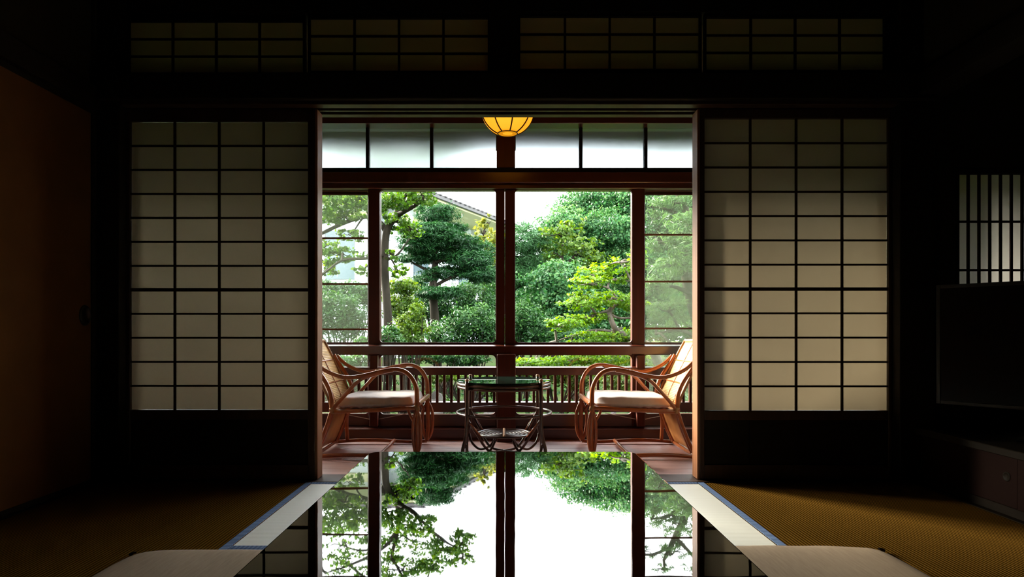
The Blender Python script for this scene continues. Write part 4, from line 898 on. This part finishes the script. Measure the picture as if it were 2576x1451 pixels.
# shrubs
shr = [('rounded dark shrub behind the left screened window', 9.0, 'shrub', [(845, 790, 130, 110, 0), (800, 770, 90, 90, 0), (890, 810, 90, 90, 0)]),
       ('spreading green shrub under the left building wall', 10.5, 'shrub', [(880, 735, 110, 60, 0), (820, 730, 90, 50, 0), (930, 745, 70, 60, 0)]),
       ('mid green shrub at the foot of the forked trunk', 8.9, 'shrub_y', [(1005, 770, 90, 90, .3), (1030, 800, 80, 100, .3), (1010, 720, 90, 40, .3)]),
       ('yellow green bush right of the forked trunk', 8.2, 'shrub_y', [(1030, 835, 90, 80, 0), (1050, 790, 50, 50, 0)]),
       ('low blue green bush left of the forked trunk foot', 7.6, 'shrub', [(975, 850, 70, 60, 0), (930, 870, 90, 50, 0), (1000, 870, 60, 50, 0)]),
       ('large leafy shrub behind the cloud pine trunk', 11.0, 'shrub', [(1140, 760, 130, 90, 0), (1200, 750, 100, 100, 0), (1080, 770, 90, 80, 0), (1050, 720, 60, 50, 0)]),
       ('glossy shrub between pine trunk and centre stiles', 9.3, 'shrub', [(1190, 810, 120, 100, 0), (1130, 840, 110, 80, 0), (1230, 830, 80, 90, 0)]),
       ('dark shrub just right of the centre stiles', 9.8, 'shrub', [(1320, 800, 90, 100, 0), (1360, 830, 90, 80, 0), (1290, 830, 70, 90, 0)]),
       ('low dark shrub below the lime tree', 9.6, 'shrub', [(1420, 850, 120, 60, 0), (1480, 870, 100, 50, 0)]),
       ('trimmed mound shrub low behind the balustrade', 8.6, 'shrub_y', [(1400, 935, 120, 60, 0), (1460, 950, 90, 60, 0), (1340, 930, 90, 40, 0)]),
       ('low green shrub behind the right armchair', 7.6, 'shrub_y', [(1560, 960, 120, 60, 0), (1640, 950, 110, 70, 0), (1710, 960, 90, 60, 0)]),
       ('dim shrub behind the left armchair back', 7.4, 'shrub', [(860, 920, 120, 60, 0), (820, 960, 90, 80, 0), (920, 910, 80, 50, 0)]),
       ('clipped shrub at the foot of the cloud pine', 9.0, 'shrub', [(1100, 890, 130, 40, 0), (1170, 900, 110, 40, 0), (1040, 895, 70, 36, 0)]),
       ('small mossy bush seen between the balusters', 8.2, 'shrub_y', [(1190, 950, 100, 36, 0), (1110, 945, 90, 26, 0), (1230, 975, 60, 40, 0)]),
       ('tall hedge shrub beyond the far left of the garden', 10.0, 'shrub', [(600, 760, 160, 160, 0), (480, 780, 160, 180, 0), (700, 800, 120, 130, 0)]),
       ('tall hedge shrub beyond the far right of the garden', 10.0, 'shrub', [(1900, 760, 160, 160, 0), (2040, 780, 160, 180, 0), (1830, 820, 120, 130, 0)])]
for i, (lab, Y, lf, bb_) in enumerate(shr):
    cx0 = sum(b[0] for b in bb_)/len(bb_); lo = max(b[1]+b[3]/2 for b in bb_)
    base = P(cx0, lo, Y)
    r = root('garden_shrub', lab, 'shrub', (base.x, Y, GZD), 'shrubs in the garden')
    mb = MB(); rnd = random.Random(i)
    for b in bb_:
        for _ in range(4):
            e = P(b[0]+rnd.uniform(-.3, .3)*b[2], b[1]+rnd.uniform(-.2, .2)*b[3], Y+rnd.uniform(-.2, .2))
            mb.tube([(base.x+rnd.uniform(-.1, .1), Y+rnd.uniform(-.05, .05), GZD-.02), (base.x*.5+e.x*.5, Y, (GZD+e.z)/2+.05), e], [.018, .012, .005], 5, 3, cap=False)
    t_ = mb.build('stems', M['bark'], r, fix=False); t_['kind'] = 'stuff'
    leaves('foliage', [(tuple(P(b[0], b[1], Y)), (b[2]/2/F*Y, b[2]/2/F*Y*.8, b[3]/2/F*Y), 22000*(b[2]*b[3]/4/F/F*Y*Y+b[2]**2/8/F/F*Y*Y)) for b in bb_], .046, .5, L[lf], r, 60+i, up=.5)
gb = []
rg_ = random.Random(77)
for _ in range(260):
    gx, gy = rg_.uniform(-4.5, 4.5), rg_.uniform(6.6, 12.5)
    gb.append(((gx, gy, GZD+.10+(max(0, min(1, (gy-11)/5))*.45)), (rg_.uniform(.15, .35), rg_.uniform(.15, .35), rg_.uniform(.05, .16)), rg_.choice((90, 160, 260))))
gc_ = leaves('ground_cover', gb, .05, .5, L['shrub'], None, 78, up=.9)
tag(gc_, 'low green ground cover spreading between the shrubs and stones', 'plants', kind='stuff')
# distant hedge of trees
for i in range(9):
    px = 300+i*240; Y = 23+(i % 2)*4.5
    top = [560, 600, 590, 640, 640, 600, 560, 540, 560][i]
    tree('background_tree', ['distant tree at the far left edge of the garden', 'second distant tree from the left behind the building', 'third distant tree behind the building wall', 'distant tree behind the left clear window', 'distant tree behind the centre stiles', 'distant tree behind the broadleaf crown',
         'distant tree behind the right screened window', 'distant tree beyond the right paper screen', 'distant tree at the far right edge of the garden'][i], 'tree', Y,
         [(px, 900), (px, 780), (px+10, top+60)], [.2, .16, .08], [], [(px, top+60, 240, 110, 0), (px-70, top+140, 200, 140, 0), (px+70, top+150, 200, 140, 0), (px, top+230, 280, 120, 0)], 'big', .20, .6, 380, 90+i, twigs=False, group='trees closing the garden')
# rocks
rk = [(1192, 905, 9.6, .16, 'grey upright garden stone behind the lower left clear pane'), (1092, 985, 8.0, .20, 'brown garden stone seen between balusters left of the glass table'), (1240, 990, 7.9, .15, 'small stone behind the glass table'),
      (1550, 990, 7.4, .18, 'low stone behind the right armchair arm'), (1340, 985, 7.8, .15, 'pale stone right of the centre pillar behind balusters'), (880, 985, 7.2, .18, 'dark stone behind the left armchair seat')]
for i, (a, b, Y, sz, lab) in enumerate(rk):
    rnd = random.Random(40+i); c = P(a, b, Y); mb = MB(); n1, n2 = 12, 8; ph = [rnd.uniform(0, 6) for _ in range(4)]
    zc = GZD+sz*.35
    for j in range(n2+1):
        for k in range(n1):
            t = j/n2*math.pi; u = k/n1*2*math.pi
            q = 1+.22*math.sin(2*u+ph[0])*math.sin(t*2+ph[1])+.15*math.sin(3*u+ph[2]+t*3)
            mb.v.append((c.x+sz*q*math.sin(t)*math.cos(u), c.y+sz*.8*q*math.sin(t)*math.sin(u), zc+sz*(1.5 if i < 3 else .9)*q*math.cos(t)))
    for j in range(n2):
        for k in range(n1): mb.f.append([j*n1+k, j*n1+(k+1) % n1, (j+1)*n1+(k+1) % n1, (j+1)*n1+k]); mb.sm.append(False)
    tag(mb.build('garden_stone', M['stone']), lab, 'stone', 'stones in the moss')
